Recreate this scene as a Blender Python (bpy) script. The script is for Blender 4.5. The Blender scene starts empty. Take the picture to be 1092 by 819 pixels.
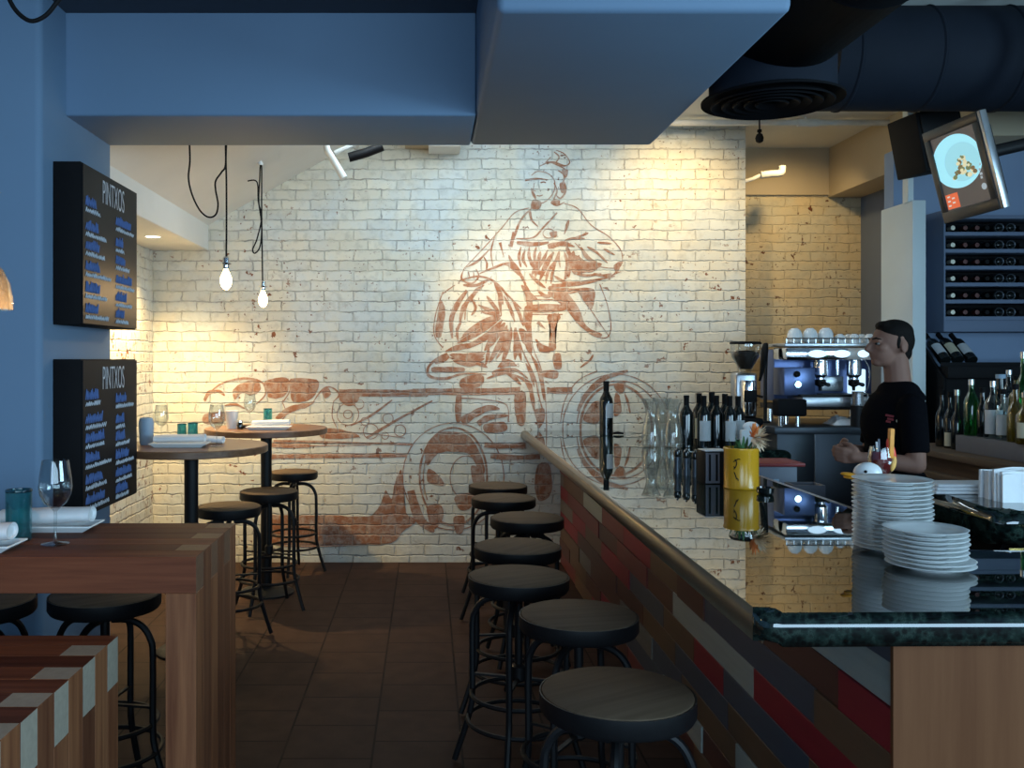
import bpy, bmesh, math, random
from mathutils import Vector, Matrix, Euler, noise as mnoise
random.seed(7)
PI = math.pi
scn = bpy.context.scene
COL = scn.collection
VPX, VPY, F, H = 456.0, 383.0, 1000.0, 1.62

def sp(px, py, d):
    return Vector(((px-VPX)*d/F, d, H-(py-VPY)*d/F))
def X(px, d):
    return (px-VPX)*d/F

# ------------------------------------------------------------------ camera
cd = bpy.data.cameras.new('camera'); cam = bpy.data.objects.new('camera', cd); COL.objects.link(cam)
cam.location = (0, 0, H); cam.rotation_euler = (PI/2, 0, 0)
cd.sensor_width = 36; cd.lens = F/1092*36
cd.shift_x = (546-VPX)/1092; cd.shift_y = -(409.5-VPY)/1092
cd.clip_start = .05; scn.camera = cam

# ------------------------------------------------------------------ mesh helpers
class MB:
    def __init__(s): s.bm = bmesh.new()
    def _new(s, n0): return list(s.bm.verts)[n0:]
    def box(s, x0, x1, y0, y1, z0, z1, bev=0, seg=2, mi=0, M=None):
        m = Matrix.Translation(((x0+x1)/2, (y0+y1)/2, (z0+z1)/2)) @ Matrix.Diagonal((x1-x0, y1-y0, z1-z0, 1))
        r = bmesh.ops.create_cube(s.bm, size=1, matrix=m)
        vs = r['verts']
        fs = {f for v in vs for f in v.link_faces}
        for f in fs: f.material_index = mi
        if bev > 0:
            es = list({e for v in vs for e in v.link_edges})
            rb = bmesh.ops.bevel(s.bm, geom=es, offset=bev, segments=seg, profile=.5, affect='EDGES')
            for f in rb['faces']: f.material_index = mi
            vs = list({v for f in rb['faces'] for v in f.verts} | {v for v in vs if v.is_valid})
        if M is not None: bmesh.ops.transform(s.bm, matrix=M, verts=[v for v in vs if v.is_valid])
        return vs
    def lathe(s, prof, c=(0, 0, 0), seg=28, M=None, mi=0):
        rings = []; c = Vector(c)
        def T(p): p = Vector(p); return (M @ p if M is not None else p) + c
        for r, z in prof:
            if r < 1e-6: rings.append([s.bm.verts.new(T((0, 0, z)))])
            else: rings.append([s.bm.verts.new(T((r*math.cos(2*PI*i/seg), r*math.sin(2*PI*i/seg), z))) for i in range(seg)])
        for a, b in zip(rings, rings[1:]):
            for i in range(seg):
                j = (i+1) % seg
                if len(a) == 1 and len(b) == 1: continue
                if len(a) == 1: f = [a[0], b[j], b[i]]
                elif len(b) == 1: f = [a[i], a[j], b[0]]
                else: f = [a[i], a[j], b[j], b[i]]
                try: s.bm.faces.new(f).material_index = mi
                except ValueError: pass
    def arcshell(s, r, z0, z1, a0, a1, c=(0, 0, 0), seg=12, t=.0006, mi=0, M=None):
        c = Vector(c); g = []
        for rr in (r+t, r):
            for z in (z0, z1):
                row = []
                for i in range(seg+1):
                    a = a0+(a1-a0)*i/seg
                    p = Vector((rr*math.cos(a), rr*math.sin(a), z))
                    row.append(s.bm.verts.new((M @ p if M is not None else p)+c))
                g.append(row)
        o0, o1, i0, i1 = g
        for i in range(seg):
            s.bm.faces.new((o0[i], o0[i+1], o1[i+1], o1[i])).material_index = mi
            s.bm.faces.new((i0[i+1], i0[i], i1[i], i1[i+1])).material_index = mi
            s.bm.faces.new((o1[i], o1[i+1], i1[i+1], i1[i])).material_index = mi
            s.bm.faces.new((o0[i+1], o0[i], i0[i], i0[i+1])).material_index = mi
    def tube(s, pts, r, seg=8, closed=False, sq=1.0, mi=0):
        pts = [Vector(p) for p in pts]; n = len(pts)
        rs = r if isinstance(r, (list, tuple)) else [r]*n
        rings = []; up = None
        for i in range(n):
            if closed: t = pts[(i+1) % n]-pts[i-1]
            else: t = pts[min(i+1, n-1)]-pts[max(i-1, 0)]
            t.normalize()
            if up is None:
                up = Vector((0, 0, 1)) if abs(t.z) < .9 else Vector((1, 0, 0))
            up = (up - t*up.dot(t)); up.normalize()
            sd = t.cross(up)
            rings.append([s.bm.verts.new(pts[i]+(sd*math.cos(2*PI*k/seg)+up*math.sin(2*PI*k/seg)*sq)*rs[i]) for k in range(seg)])
        m = n if closed else n-1
        for i in range(m):
            a, b = rings[i], rings[(i+1) % n]
            for k in range(seg):
                l = (k+1) % seg
                s.bm.faces.new((a[k], a[l], b[l], b[k])).material_index = mi
        if not closed:
            s.bm.faces.new(rings[0][::-1]).material_index = mi; s.bm.faces.new(rings[-1]).material_index = mi
    def blob(s, c, rad, rot=None, sub=3, mi=0):
        if not isinstance(rad, (tuple, list)): rad = (rad,)*3
        M = Matrix.Translation(c) @ (Euler(rot).to_matrix().to_4x4() if rot else Matrix()) @ Matrix.Diagonal((*rad, 1))
        r = bmesh.ops.create_icosphere(s.bm, subdivisions=sub, radius=1, matrix=M)
        for f in {f for v in r['verts'] for f in v.link_faces}: f.material_index = mi
    def capsule(s, p0, p1, r0, r1, sub=2):
        p0, p1 = Vector(p0), Vector(p1)
        s.tube([p0, (p0+p1)/2, p1], [r0, (r0+r1)/2, r1], 14)
        s.blob(p0, r0, sub=sub); s.blob(p1, r1, sub=sub)
    def quad(s, a, b, c, d, mi=0):
        s.bm.faces.new([s.bm.verts.new(p) for p in (a, b, c, d)]).material_index = mi
    def poly(s, pts, mi=0):
        f = s.bm.faces.new([s.bm.verts.new(p) for p in pts]); f.material_index = mi; return f
    def prism(s, pts, z0, z1, bev=0, seg=4, vb=False, mi=0):
        a = [s.bm.verts.new((p[0], p[1], z0)) for p in pts]; b = [s.bm.verts.new((p[0], p[1], z1)) for p in pts]
        n = len(pts)
        fs = [s.bm.faces.new(a[::-1]), s.bm.faces.new(b)]
        for i in range(n): fs.append(s.bm.faces.new((a[i], a[(i+1) % n], b[(i+1) % n], b[i])))
        for f in fs: f.material_index = mi
        if bev:
            es = list(fs[0].edges)+list(fs[1].edges)
            bmesh.ops.bevel(s.bm, geom=es, offset=bev, segments=seg, profile=.5, affect='EDGES')
        return a+b
    def build(s, name, mats, parent=None, loc=None, rotz=0, smooth=True, flip=True, ang=.6):
        bm = s.bm
        if flip: bmesh.ops.recalc_face_normals(bm, faces=bm.faces)
        for f in bm.faces: f.smooth = smooth and not (len(f.verts) > 4 and max(abs(x) for x in f.normal) > .9999)
        if smooth:
            for e in bm.edges:
                if len(e.link_faces) == 2 and e.calc_face_angle(0) > ang: e.smooth = False
        me = bpy.data.meshes.new(name); bm.to_mesh(me); bm.free()
        for m in (mats if isinstance(mats, (list, tuple)) else [mats]): me.materials.append(m)
        o = bpy.data.objects.new(name, me); COL.objects.link(o)
        if parent: o.parent = parent
        if loc is not None: o.location = loc
        if rotz: o.rotation_euler.z = rotz
        return o

def tag(o, label=None, cat=None, group=None, kind=None):
    if label: o['label'] = label
    if cat: o['category'] = cat
    if group: o['group'] = group
    if kind: o['kind'] = kind
    return o
def thing(name, label, cat, loc=(0, 0, 0), rotz=0, group=None):
    o = bpy.data.objects.new(name, None); COL.objects.link(o); o.location = loc; o.rotation_euler.z = rotz
    o.empty_display_size = .05
    return tag(o, label, cat, group)
def structure(o): o['kind'] = 'structure'; return o
KIDS = {}
def kids(o): return [c for c in COL.objects if c.parent == o]
def copy_tree(o, loc, label, rotz=0, scale=None, cat=None, group=None):
    def rec(src, par):
        c = src.copy(); COL.objects.link(c); c.parent = par
        for k in kids(src): rec(k, c)
        return c
    r = rec(o, None); r.location = loc; r.rotation_euler = (0, 0, rotz); r['label'] = label
    if scale: r.scale = (scale,)*3 if not isinstance(scale, tuple) else scale
    if cat: r['category'] = cat
    if group: r['group'] = group
    return r
def remesh(o, voxel, it=4, fac=.5):
    m = o.modifiers.new('r', 'REMESH'); m.mode = 'VOXEL'; m.voxel_size = voxel; m.use_smooth_shade = True
    m2 = o.modifiers.new('s', 'SMOOTH'); m2.factor = fac; m2.iterations = it
    dg = bpy.context.evaluated_depsgraph_get(); dg.update()
    me = bpy.data.meshes.new_from_object(o.evaluated_get(dg)); mats = list(o.data.materials)
    o.modifiers.clear(); o.data = me
    if not me.materials:
        for mm in mats: me.materials.append(mm)
    for p in me.polygons: p.use_smooth = True
    return o
def crom(pts, n=6, closed=False):
    P = [Vector(p) for p in pts]; out = []; m = len(P)
    for i in range(m if closed else m-1):
        if closed: p0, p1, p2, p3 = P[i-1], P[i], P[(i+1) % m], P[(i+2) % m]
        else: p0, p1, p2, p3 = P[max(i-1, 0)], P[i], P[i+1], P[min(i+2, m-1)]
        for k in range(n):
            t = k/n
            out.append(.5*((2*p1)+(p2-p0)*t+(2*p0-5*p1+4*p2-p3)*t*t+(3*p1-p0-3*p2+p3)*t**3))
    if not closed: out.append(P[-1])
    return out

# ------------------------------------------------------------------ materials
def nd(nt, t, **k):
    n = nt.nodes.new(t)
    for a, v in k.items(): setattr(n, a, v)
    return n
def setin(n, **k):
    for a, v in k.items():
        n.inputs[a.replace('_', ' ')].default_value = v
def new_mat(name):
    m = bpy.data.materials.new(name); m.use_nodes = True
    return m, m.node_tree, m.node_tree.nodes['Principled BSDF']
def c4(c): return (*c, 1) if len(c) == 3 else c
def mix(nt, a, b, fac, blend='MIX'):
    n = nd(nt, 'ShaderNodeMix', data_type='RGBA', blend_type=blend)
    for s, v in (('A', a), ('B', b)):
        sock = [i for i in n.inputs if i.name == s and i.type == 'RGBA'][0]
        if isinstance(v, tuple): sock.default_value = c4(v)
        else: nt.links.new(v, sock)
    fs = n.inputs[0]
    if isinstance(fac, (int, float)): fs.default_value = fac
    else: nt.links.new(fac, fs)
    return [o for o in n.outputs if o.type == 'RGBA'][0]
def math_(nt, op, a, b=None, clamp=False):
    n = nd(nt, 'ShaderNodeMath', operation=op, use_clamp=clamp)
    for i, v in enumerate((a, b)):
        if v is None: continue
        if isinstance(v, (int, float)): n.inputs[i].default_value = v
        else: nt.links.new(v, n.inputs[i])
    return n.outputs[0]
def ramp(nt, fac, stops, interp='LINEAR'):
    n = nd(nt, 'ShaderNodeValToRGB'); n.color_ramp.interpolation = interp
    el = n.color_ramp.elements
    while len(el) < len(stops): el.new(.5)
    for e, (p, c) in zip(el, stops): e.position = p; e.color = c4(c) if not isinstance(c, (int, float)) else (c, c, c, 1)
    nt.links.new(fac, n.inputs[0]); return n.outputs[0]
def noise_(nt, vec, scale, detail=3, rough=.5):
    n = nd(nt, 'ShaderNodeTexNoise'); setin(n, Scale=scale, Detail=detail, Roughness=rough)
    if vec is not None: nt.links.new(vec, n.inputs['Vector'])
    return n.outputs[0]
def objco(nt): return nd(nt, 'ShaderNodeTexCoord').outputs['Object']
def bump(nt, b, h, strength=.3, dist=.01):
    n = nd(nt, 'ShaderNodeBump'); n.inputs['Strength'].default_value = strength; n.inputs['Distance'].default_value = dist
    nt.links.new(h, n.inputs['Height']); nt.links.new(n.outputs[0], b.inputs['Normal'])
def mk(name, col, rough=.5, metal=0, var=.12, scale=18, bmp=0, spec=.5, coat=0, emit=None, es=0):
    m, nt, b = new_mat(name)
    co = objco(nt)
    f = noise_(nt, co, scale)
    d = tuple(max(0, x*(1-var)) for x in col); l = tuple(min(1, x*(1+var)) for x in col)
    nt.links.new(mix(nt, d, l, f), b.inputs['Base Color'])
    setin(b, Roughness=rough, Metallic=metal)
    b.inputs['Specular IOR Level'].default_value = spec
    b.inputs['Coat Weight'].default_value = coat
    if bmp: bump(nt, b, noise_(nt, co, scale*4), bmp, .005)
    if emit: b.inputs['Emission Color'].default_value = c4(emit); b.inputs['Emission Strength'].default_value = es
    return m
def mkglass(name, col, rough=.02, ior=1.45, body=0):
    # thin blown glass: clear walls with a fresnel sheen, tinted where the glass is coloured
    m = bpy.data.materials.new(name); m.use_nodes = True; nt = m.node_tree; nt.nodes.clear()
    out = nd(nt, 'ShaderNodeOutputMaterial'); tr = nd(nt, 'ShaderNodeBsdfTransparent'); gl = nd(nt, 'ShaderNodeBsdfGlossy'); mx = nd(nt, 'ShaderNodeMixShader')
    f = noise_(nt, objco(nt), 12); c = mix(nt, tuple(x*.94 for x in col), col, f)
    nt.links.new(c, tr.inputs['Color']); gl.inputs['Roughness'].default_value = rough
    fr = nd(nt, 'ShaderNodeLayerWeight'); fr.inputs['Blend'].default_value = .28
    k = math_(nt, 'ADD', math_(nt, 'MULTIPLY', fr.outputs['Facing'], .60), .05, clamp=True)
    nt.links.new(k, mx.inputs[0]); src = tr.outputs[0]
    if body:
        df = nd(nt, 'ShaderNodeBsdfTranslucent'); nt.links.new(c, df.inputs['Color']); m2 = nd(nt, 'ShaderNodeMixShader'); m2.inputs[0].default_value = body
        nt.links.new(tr.outputs[0], m2.inputs[1]); nt.links.new(df.outputs[0], m2.inputs[2]); src = m2.outputs[0]
    nt.links.new(src, mx.inputs[1]); nt.links.new(gl.outputs[0], mx.inputs[2]); nt.links.new(mx.outputs[0], out.inputs['Surface'])
    return m

def brick_mat(name, axes, c1, c2, mortar, flake, paint=None, flake_amt=.0, off=(0, 0)):
    m, nt, b = new_mat(name)
    co = objco(nt); sx = nd(nt, 'ShaderNodeSeparateXYZ'); nt.links.new(co, sx.inputs[0])
    cb = nd(nt, 'ShaderNodeCombineXYZ')
    # edges of hand laid bricks wander a little
    wob = noise_(nt, co, 7, 2)
    u = math_(nt, 'ADD', sx.outputs[axes[0]], math_(nt, 'ADD', math_(nt, 'MULTIPLY', wob, .035), math_(nt, 'MULTIPLY', noise_(nt, co, 31, 2), .016)))
    v = math_(nt, 'ADD', sx.outputs[axes[1]], math_(nt, 'ADD', math_(nt, 'MULTIPLY', noise_(nt, co, 5, 2), .03), math_(nt, 'MULTIPLY', noise_(nt, co, 27, 2), .022)))
    nt.links.new(math_(nt, 'ADD', u, off[0]), cb.inputs[0]); nt.links.new(math_(nt, 'ADD', v, off[1]), cb.inputs[1])
    br = nd(nt, 'ShaderNodeTexBrick'); nt.links.new(cb.outputs[0], br.inputs['Vector'])
    br.inputs['Color1'].default_value = c4(c1); br.inputs['Color2'].default_value = c4(c2); br.inputs['Mortar'].default_value = c4(mortar)
    br.inputs['Scale'].default_value = 1; br.inputs['Mortar Size'].default_value = .0085; br.inputs['Mortar Smooth'].default_value = .9
    br.inputs['Bias'].default_value = 0; br.inputs['Brick Width'].default_value = .228; br.inputs['Row Height'].default_value = .081
    big = noise_(nt, co, 1.1, 3); mid = noise_(nt, co, 16, 4, .6)
    col = mix(nt, br.outputs['Color'], (0.5, .5, .5), .35, 'MULTIPLY') if False else br.outputs['Color']
    col = mix(nt, col, tuple(x*.80 for x in c2), ramp(nt, mid, [(.5, 0.0), (.78, 1.0)]))
    # mortar partly smeared with paint
    smear = ramp(nt, noise_(nt, co, 6, 4, .6), [(.36, 0.0), (.60, 1.0)])
    col = mix(nt, col, c1, math_(nt, 'MULTIPLY', math_(nt, 'MULTIPLY', br.outputs['Fac'], smear), .88))
    if paint:
        # thin terracotta paint, worn through in patches and along the joints
        worn = ramp(nt, noise_(nt, co, 22, 5, .65), [(.42, .98), (.72, .50)])
        worn2 = math_(nt, 'MULTIPLY', worn, math_(nt, 'SUBTRACT', 1.0, math_(nt, 'MULTIPLY', br.outputs['Fac'], .3)))
        col = mix(nt, col, paint, worn2)
    fl = ramp(nt, noise_(nt, co, 14, 5, .62), [(.655-flake_amt, 0.0), (.675-flake_amt, 1.0)])
    gate = ramp(nt, big, [(.42, .0), (.56, 1.0)])
    col = mix(nt, col, mix(nt, flake, tuple(x*.35 for x in flake), noise_(nt, co, 30)), math_(nt, 'MULTIPLY', fl, gate))
    # uneven coats of paint: creamy and greyish clouds
    cl = noise_(nt, co, 2.3, 4, .6)
    col = mix(nt, col, mix(nt, (1.0, .93, .78), (.86, .92, .95), ramp(nt, cl, [(.4, 0.0), (.6, 1.0)])), .75, 'MULTIPLY')
    # small dark chips, thickest along the joints
    chip = ramp(nt, noise_(nt, co, 38, 3, .55), [(.655, 0.0), (.69, 1.0)])
    gate2 = ramp(nt, noise_(nt, co, 2.6, 2), [(.46, .0), (.58, .9)])
    col = mix(nt, col, tuple(x*.45 for x in flake), math_(nt, 'MULTIPLY', chip, gate2))
    nt.links.new(col, b.inputs['Base Color']); setin(b, Roughness=.75)
    b.inputs['Specular IOR Level'].default_value = .3
    hgt = math_(nt, 'ADD', math_(nt, 'SUBTRACT', 1.0, br.outputs['Fac']), math_(nt, 'MULTIPLY', mid, .5))
    bump(nt, b, math_(nt, 'SUBTRACT', hgt, math_(nt, 'MULTIPLY', fl, .4)), .55, .012)
    return m

def wood_mat(name, axis, ca, cb_, rough=.45, island=True, spec=.4, gs=1.0):
    m, nt, b = new_mat(name)
    co = objco(nt)
    g = nd(nt, 'ShaderNodeNewGeometry')
    mp = nd(nt, 'ShaderNodeMapping'); s = [34*gs, 34*gs, 34*gs]; s['xyz'.index(axis)] = 1.6*gs
    mp.inputs['Scale'].default_value = s
    if island:
        vm = nd(nt, 'ShaderNodeVectorMath', operation='ADD'); nt.links.new(co, vm.inputs[0])
        sc = nd(nt, 'ShaderNodeVectorMath', operation='SCALE'); sc.inputs[0].default_value = (9, 7, 5)
        nt.links.new(g.outputs['Random Per Island'], sc.inputs['Scale']); nt.links.new(sc.outputs[0], vm.inputs[1])
        nt.links.new(vm.outputs[0], mp.inputs[0])
    else: nt.links.new(co, mp.inputs[0])
    n = noise_(nt, mp.outputs[0], 1.0, 5, .6)
    col = mix(nt, ca, cb_, ramp(nt, n, [(.3, 0.0), (.7, 1.0)]))
    if island:
        r = ramp(nt, g.outputs['Random Per Island'], [(0, (.6, .55, .55)), (.35, (.9, .85, .8)), (.75, (1.2, 1.15, 1.0)), (1, (1.6, 1.7, 1.5))])
        col = mix(nt, col, r, 1.0, 'MULTIPLY')
    nt.links.new(col, b.inputs['Base Color']); setin(b, Roughness=rough); b.inputs['Specular IOR Level'].default_value = spec
    bump(nt, b, n, .12, .003)
    return m

M = {}
M['paint'] = mk('blue_grey_paint', (.155, .25, .375), .7, var=.04, scale=3, bmp=.05)
M['ceil_white'] = mk('white_ceiling_paint', (.72, .73, .70), .8, var=.05, scale=4)
M['ceil_dark'] = mk('dark_ceiling_paint', (.04, .055, .08), .8, var=.08, scale=4)
M['tan_paint'] = mk('tan_paint', (.50, .42, .29), .75, var=.05, scale=4)
M['bar_wall_paint'] = mk('mid_blue_paint', (.22, .30, .44), .7, var=.06, scale=4)
M['slate_paint'] = mk('slate_blue_paint', (.13, .17, .25), .7, var=.06, scale=4)
M['grey_paint'] = mk('column_grey_paint', (.60, .66, .66), .6, var=.05, scale=4)
M['brick'] = brick_mat('white_painted_brick', (0, 2), (.68, .68, .635), (.59, .595, .56), (.29, .29, .28), (.30, .115, .06), flake_amt=.015)
M['brick_side'] = brick_mat('white_painted_brick_side', (1, 2), (.74, .74, .69), (.64, .645, .61), (.33, .33, .33), (.30, .115, .06), flake_amt=.07)
M['brick_tan'] = brick_mat('tan_painted_brick', (0, 2), (.70, .61, .44), (.64, .555, .39), (.52, .44, .30), (.22, .08, .04), flake_amt=.02)
M['mural'] = brick_mat('terracotta_paint_on_brick', (0, 2), (.68, .68, .635), (.59, .595, .56), (.29, .29, .28), (.30, .115, .06), paint=(.29, .118, .062))
M['wood_x'] = wood_mat('butcher_wood_long', 'x', (.095, .029, .016), (.19, .062, .032), .6, spec=.15)
M['wood_z'] = wood_mat('butcher_wood_upright', 'z', (.13, .046, .025), (.27, .115, .058), .45, spec=.15)
M['endgrain'] = mk('end_grain_wood', (.36, .31, .24), .6, var=.2, scale=60)
M['panel_wood'] = wood_mat('bar_end_wood', 'z', (.125, .046, .019), (.185, .076, .033), .5, spec=.15, island=False, gs=.5)
M['table_wood'] = wood_mat('round_table_wood', 'x', (.13, .06, .03), (.24, .12, .06), .35, island=False)
M['seat_wood'] = wood_mat('stool_seat_wood', 'x', (.085, .058, .037), (.125, .088, .058), .65, island=False, spec=.1)
M['black_metal'] = mk('black_iron', (.006, .006, .007), .5, 0, var=.3, scale=40, spec=.3)
M['black'] = mk('matte_black', (.006, .006, .007), .7, var=.2, spec=.15)
M['duct'] = mk('black_painted_duct', (.0022, .0026, .004), .75, var=.2, scale=6, spec=.12)
M['duct_b'] = mk('dark_painted_duct', (.010, .014, .023), .75, var=.2, scale=6, spec=.15)
M['chalk'] = mk('chalkboard_black', (.010, .010, .012), .42, var=.3, scale=10, spec=.09)
M['chalk_blue'] = mk('blue_chalk', (.12, .20, .46), .9, var=.3, scale=60)
M['chalk_white'] = mk('white_chalk', (.62, .66, .72), .9, var=.3, scale=60)
M['white_china'] = mk('white_china', (.80, .82, .82), .18, var=.03, spec=.5)
M['napkin'] = mk('white_linen', (.82, .84, .86), .85, var=.05, scale=50, bmp=.15)
M['endgrain_dark'] = mk('dark_end_grain_wood', (.17, .085, .048), .65, var=.25, scale=60, spec=.15)
M['endgrain_mid'] = mk('warm_end_grain_wood', (.27, .175, .105), .65, var=.2, scale=60, spec=.15)
M['carafe_glass'] = None
M['steel'] = mk('brushed_steel', (.45, .47, .50), .32, 1, var=.1, scale=30)
M['chrome'] = mk('chrome', (.75, .78, .82), .1, 1, var=.03)
M['steel_dark'] = mk('dull_steel_panel', (.075, .088, .105), .4, .6, var=.15, scale=5)
M['glass'] = mkglass('clear_glass', (.98, 1, 1))
M['teal_glass'] = mkglass('teal_glass', (.42, .80, .84), .05, body=.2)
M['teal_rim'] = mkglass('deep_teal_glass_rim', (.10, .38, .46), .05, body=.3)
M['blue_pale_glass'] = mkglass('pale_blue_glass', (.55, .78, .88), .1)
M['amber_glass'] = mkglass('amber_glass', (1.0, .93, .80), .05, body=.03)
M['carafe_glass'] = mkglass('thick_clear_glass', (.90, .93, .93), .03, body=.10)
M['bottle_dark'] = mk('dark_bottle_glass', (.006, .008, .008), .06, var=.2, spec=.7)
M['bottle_green'] = mkglass('green_bottle_glass', (.18, .62, .26), .03, body=.15)
M['bottle_clear'] = mkglass('clear_bottle_glass', (.85, .92, .92), .03)
M['bottle_amber'] = mkglass('olive_liquor_glass', (.55, .44, .16), .03, body=.3)
M['label_white'] = mk('white_paper_label', (.50, .52, .54), .8, var=.06, scale=40)
M['label_cream'] = mk('cream_paper_label', (.52, .47, .34), .8, var=.06, scale=40)
M['foil_white'] = mk('pale_foil', (.62, .58, .46), .4, .2)
M['foil_red'] = mk('dull_red_foil', (.085, .022, .018), .45, .2)
M['foil_silver'] = mk('silver_foil', (.6, .62, .64), .25, .9)
M['red'] = mk('red_plastic', (.25, .022, .022), .5)
M['blue_pale'] = mk('pale_blue_plastic', (.30, .42, .56), .5)
M['grey_plastic'] = mk('grey_plastic', (.17, .19, .24), .55)
M['step_grey'] = mk('grey_laminate_step', (.12, .125, .15), .6, var=.05)
M['yellow'] = mk('yellow_glazed_ceramic', (.70, .35, .02), .2, var=.08, scale=9, spec=.5)
M['orange'] = mk('orange_petal', (.85, .25, .06), .6, var=.2)
M['petal'] = mk('pale_petal', (.86, .66, .46), .6, var=.1)
M['leaf'] = mk('green_leaf', (.05, .14, .045), .6, var=.3)
M['beak'] = mk('orange_beak', (.90, .36, .02), .35)
M['duck'] = mk('white_glazed_duck', (.84, .86, .86), .25)
M['skin'] = mk('skin', (.215, .112, .082), .6, var=.06, scale=30, spec=.2)
M['hair'] = mk('dark_brown_hair', (.006, .005, .0045), .75, var=.4, scale=90, bmp=.4, spec=.12)
M['tee'] = mk('black_cotton', (.0035, .0035, .005), .95, var=.2, scale=40, spec=.04)
M['denim'] = mk('dark_trouser_cloth', (.012, .013, .018), .9, var=.2, scale=60)
M['red_drink'] = mk('red_drink', (.20, .02, .02), .1, spec=.6)
M['rail'] = mk('satin_brown_edge', (.20, .150, .095), .30, .35, var=.2, scale=14, spec=.5)
M['brass'] = mk('brass', (.62, .46, .16), .25, 1, var=.15, scale=25)
M['white_plastic'] = mk('white_plastic', (.70, .73, .75), .5)
M['pipe_white'] = mk('white_pipe_paint', (.72, .72, .68), .6)
M['dark_wood'] = wood_mat('dark_counter_wood', 'y', (.05, .03, .018), (.10, .06, .035), .5, island=False)
M['counter_edge'] = wood_mat('counter_edge_wood', 'y', (.09, .064, .044), (.14, .10, .07), .6, spec=.15, island=False)
M['bean'] = mk('coffee_beans', (.02, .011, .007), .45, var=.4, scale=120, bmp=.5)
M['bluesteel'] = mk('blue_metal_panel', (.11, .15, .30), .3, .7)
M['bulb_glow'] = mk('lit_bulb', (1, .8, .5), .4, emit=(1, .66, .30), es=14)
M['lamp_glow'] = mk('lit_downlight', (1, .9, .7), .4, emit=(1, .86, .6), es=10)
M['display_and_glare'] = mk('display_and_glare_glow', (.6, .7, .8), .4, emit=(.55, .80, 1.0), es=1.3)  # glow of the button displays, also used for the added glare box

def granite():
    m, nt, b = new_mat('dark_green_granite'); co = objco(nt)
    v = nd(nt, 'ShaderNodeTexVoronoi'); v.inputs['Scale'].default_value = 55; nt.links.new(co, v.inputs['Vector'])
    n = noise_(nt, co, 26, 5, .65)
    col = ramp(nt, n, [(.38, (.004, .006, .006)), (.52, (.012, .026, .022)), (.60, (.030, .052, .042)), (.68, (.012, .02, .018))])
    col = mix(nt, col, (.004, .006, .006), ramp(nt, v.outputs['Distance'], [(.25, .9), (.5, .0)]))
    nt.links.new(col, b.inputs['Base Color']); setin(b, Roughness=.012, IOR=1.8)
    b.inputs['Coat Weight'].default_value = .35; b.inputs['Coat Roughness'].default_value = .02
    return m
M['granite'] = granite()

def tile_mat():
    m, nt, b = new_mat('brown_floor_tile'); co = objco(nt)
    sx = nd(nt, 'ShaderNodeSeparateXYZ'); nt.links.new(co, sx.inputs[0]); cb = nd(nt, 'ShaderNodeCombineXYZ')
    nt.links.new(math_(nt, 'SUBTRACT', sx.outputs[1], 5.01-.345*8), cb.inputs[0])
    nt.links.new(math_(nt, 'SUBTRACT', sx.outputs[0], .142-.368*8), cb.inputs[1])
    br = nd(nt, 'ShaderNodeTexBrick'); nt.links.new(cb.outputs[0], br.inputs['Vector'])
    br.inputs['Color1'].default_value = (.060, .033, .024, 1); br.inputs['Color2'].default_value = (.050, .028, .021, 1); br.inputs['Mortar'].default_value = (.008, .005, .004, 1)
    br.inputs['Scale'].default_value = 1; br.inputs['Mortar Size'].default_value = .005; br.inputs['Mortar Smooth'].default_value = .1
    br.inputs['Brick Width'].default_value = .345; br.inputs['Row Height'].default_value = .368
    n = noise_(nt, co, 9, 4)
    col = mix(nt, br.outputs['Color'], (.034, .019, .014), ramp(nt, n, [(.35, 0.0), (.75, .8)]))
    nt.links.new(col, b.inputs['Base Color']); setin(b, Roughness=.6); b.inputs['Specular IOR Level'].default_value = .08
    bump(nt, b, math_(nt, 'SUBTRACT', 1.0, br.outputs['Fac']), .4, .004)
    return m
M['tile'] = tile_mat()

# painted planks of the bar front: one colour per board, worn paint over wood
def plank_mat(name, col):
    m, nt, b = new_mat(name); co = objco(nt)
    mp = nd(nt, 'ShaderNodeMapping'); mp.inputs['Scale'].default_value = (30, 2, 30); nt.links.new(co, mp.inputs[0])
    n = noise_(nt, mp.outputs[0], 1.0, 5, .6)
    c = mix(nt, tuple(x*.75 for x in col), tuple(min(1, x*1.2) for x in col), n)
    nt.links.new(c, b.inputs['Base Color']); setin(b, Roughness=.5); bump(nt, b, n, .15, .003)
    return m
PLK = dict(R=(.24, .010, .022), P=(.32, .35, .32), B=(.055, .068, .095), D=(.085, .030, .022), W=(.125, .070, .038), G=(.16, .15, .13), M=(.16, .035, .032))
PKEYS = list(PLK)
M_PLK = [plank_mat('plank_'+n, PLK[k]) for k, n in zip(PKEYS, ('crimson', 'pale_sage', 'slate', 'oxblood', 'brown', 'taupe', 'faded_red'))]

# ------------------------------------------------------------------ world + lights
w = bpy.data.worlds.new('world'); scn.world = w; w.use_nodes = True
bg = w.node_tree.nodes['Background']; bg.inputs[0].default_value = (.36, .60, .95, 1); bg.inputs[1].default_value = .22

def light(name, kind, loc, energy, col, aim=None, **k):
    l = bpy.data.lights.new(name, kind); l.energy = energy; l.color = col
    for a, v in k.items(): setattr(l, a, v)
    o = bpy.data.objects.new(name, l); COL.objects.link(o); o.location = loc
    if aim is not None:
        o.rotation_euler = (Vector(aim)-Vector(loc)).to_track_quat('-Z', 'Y').to_euler()
    return o
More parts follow.
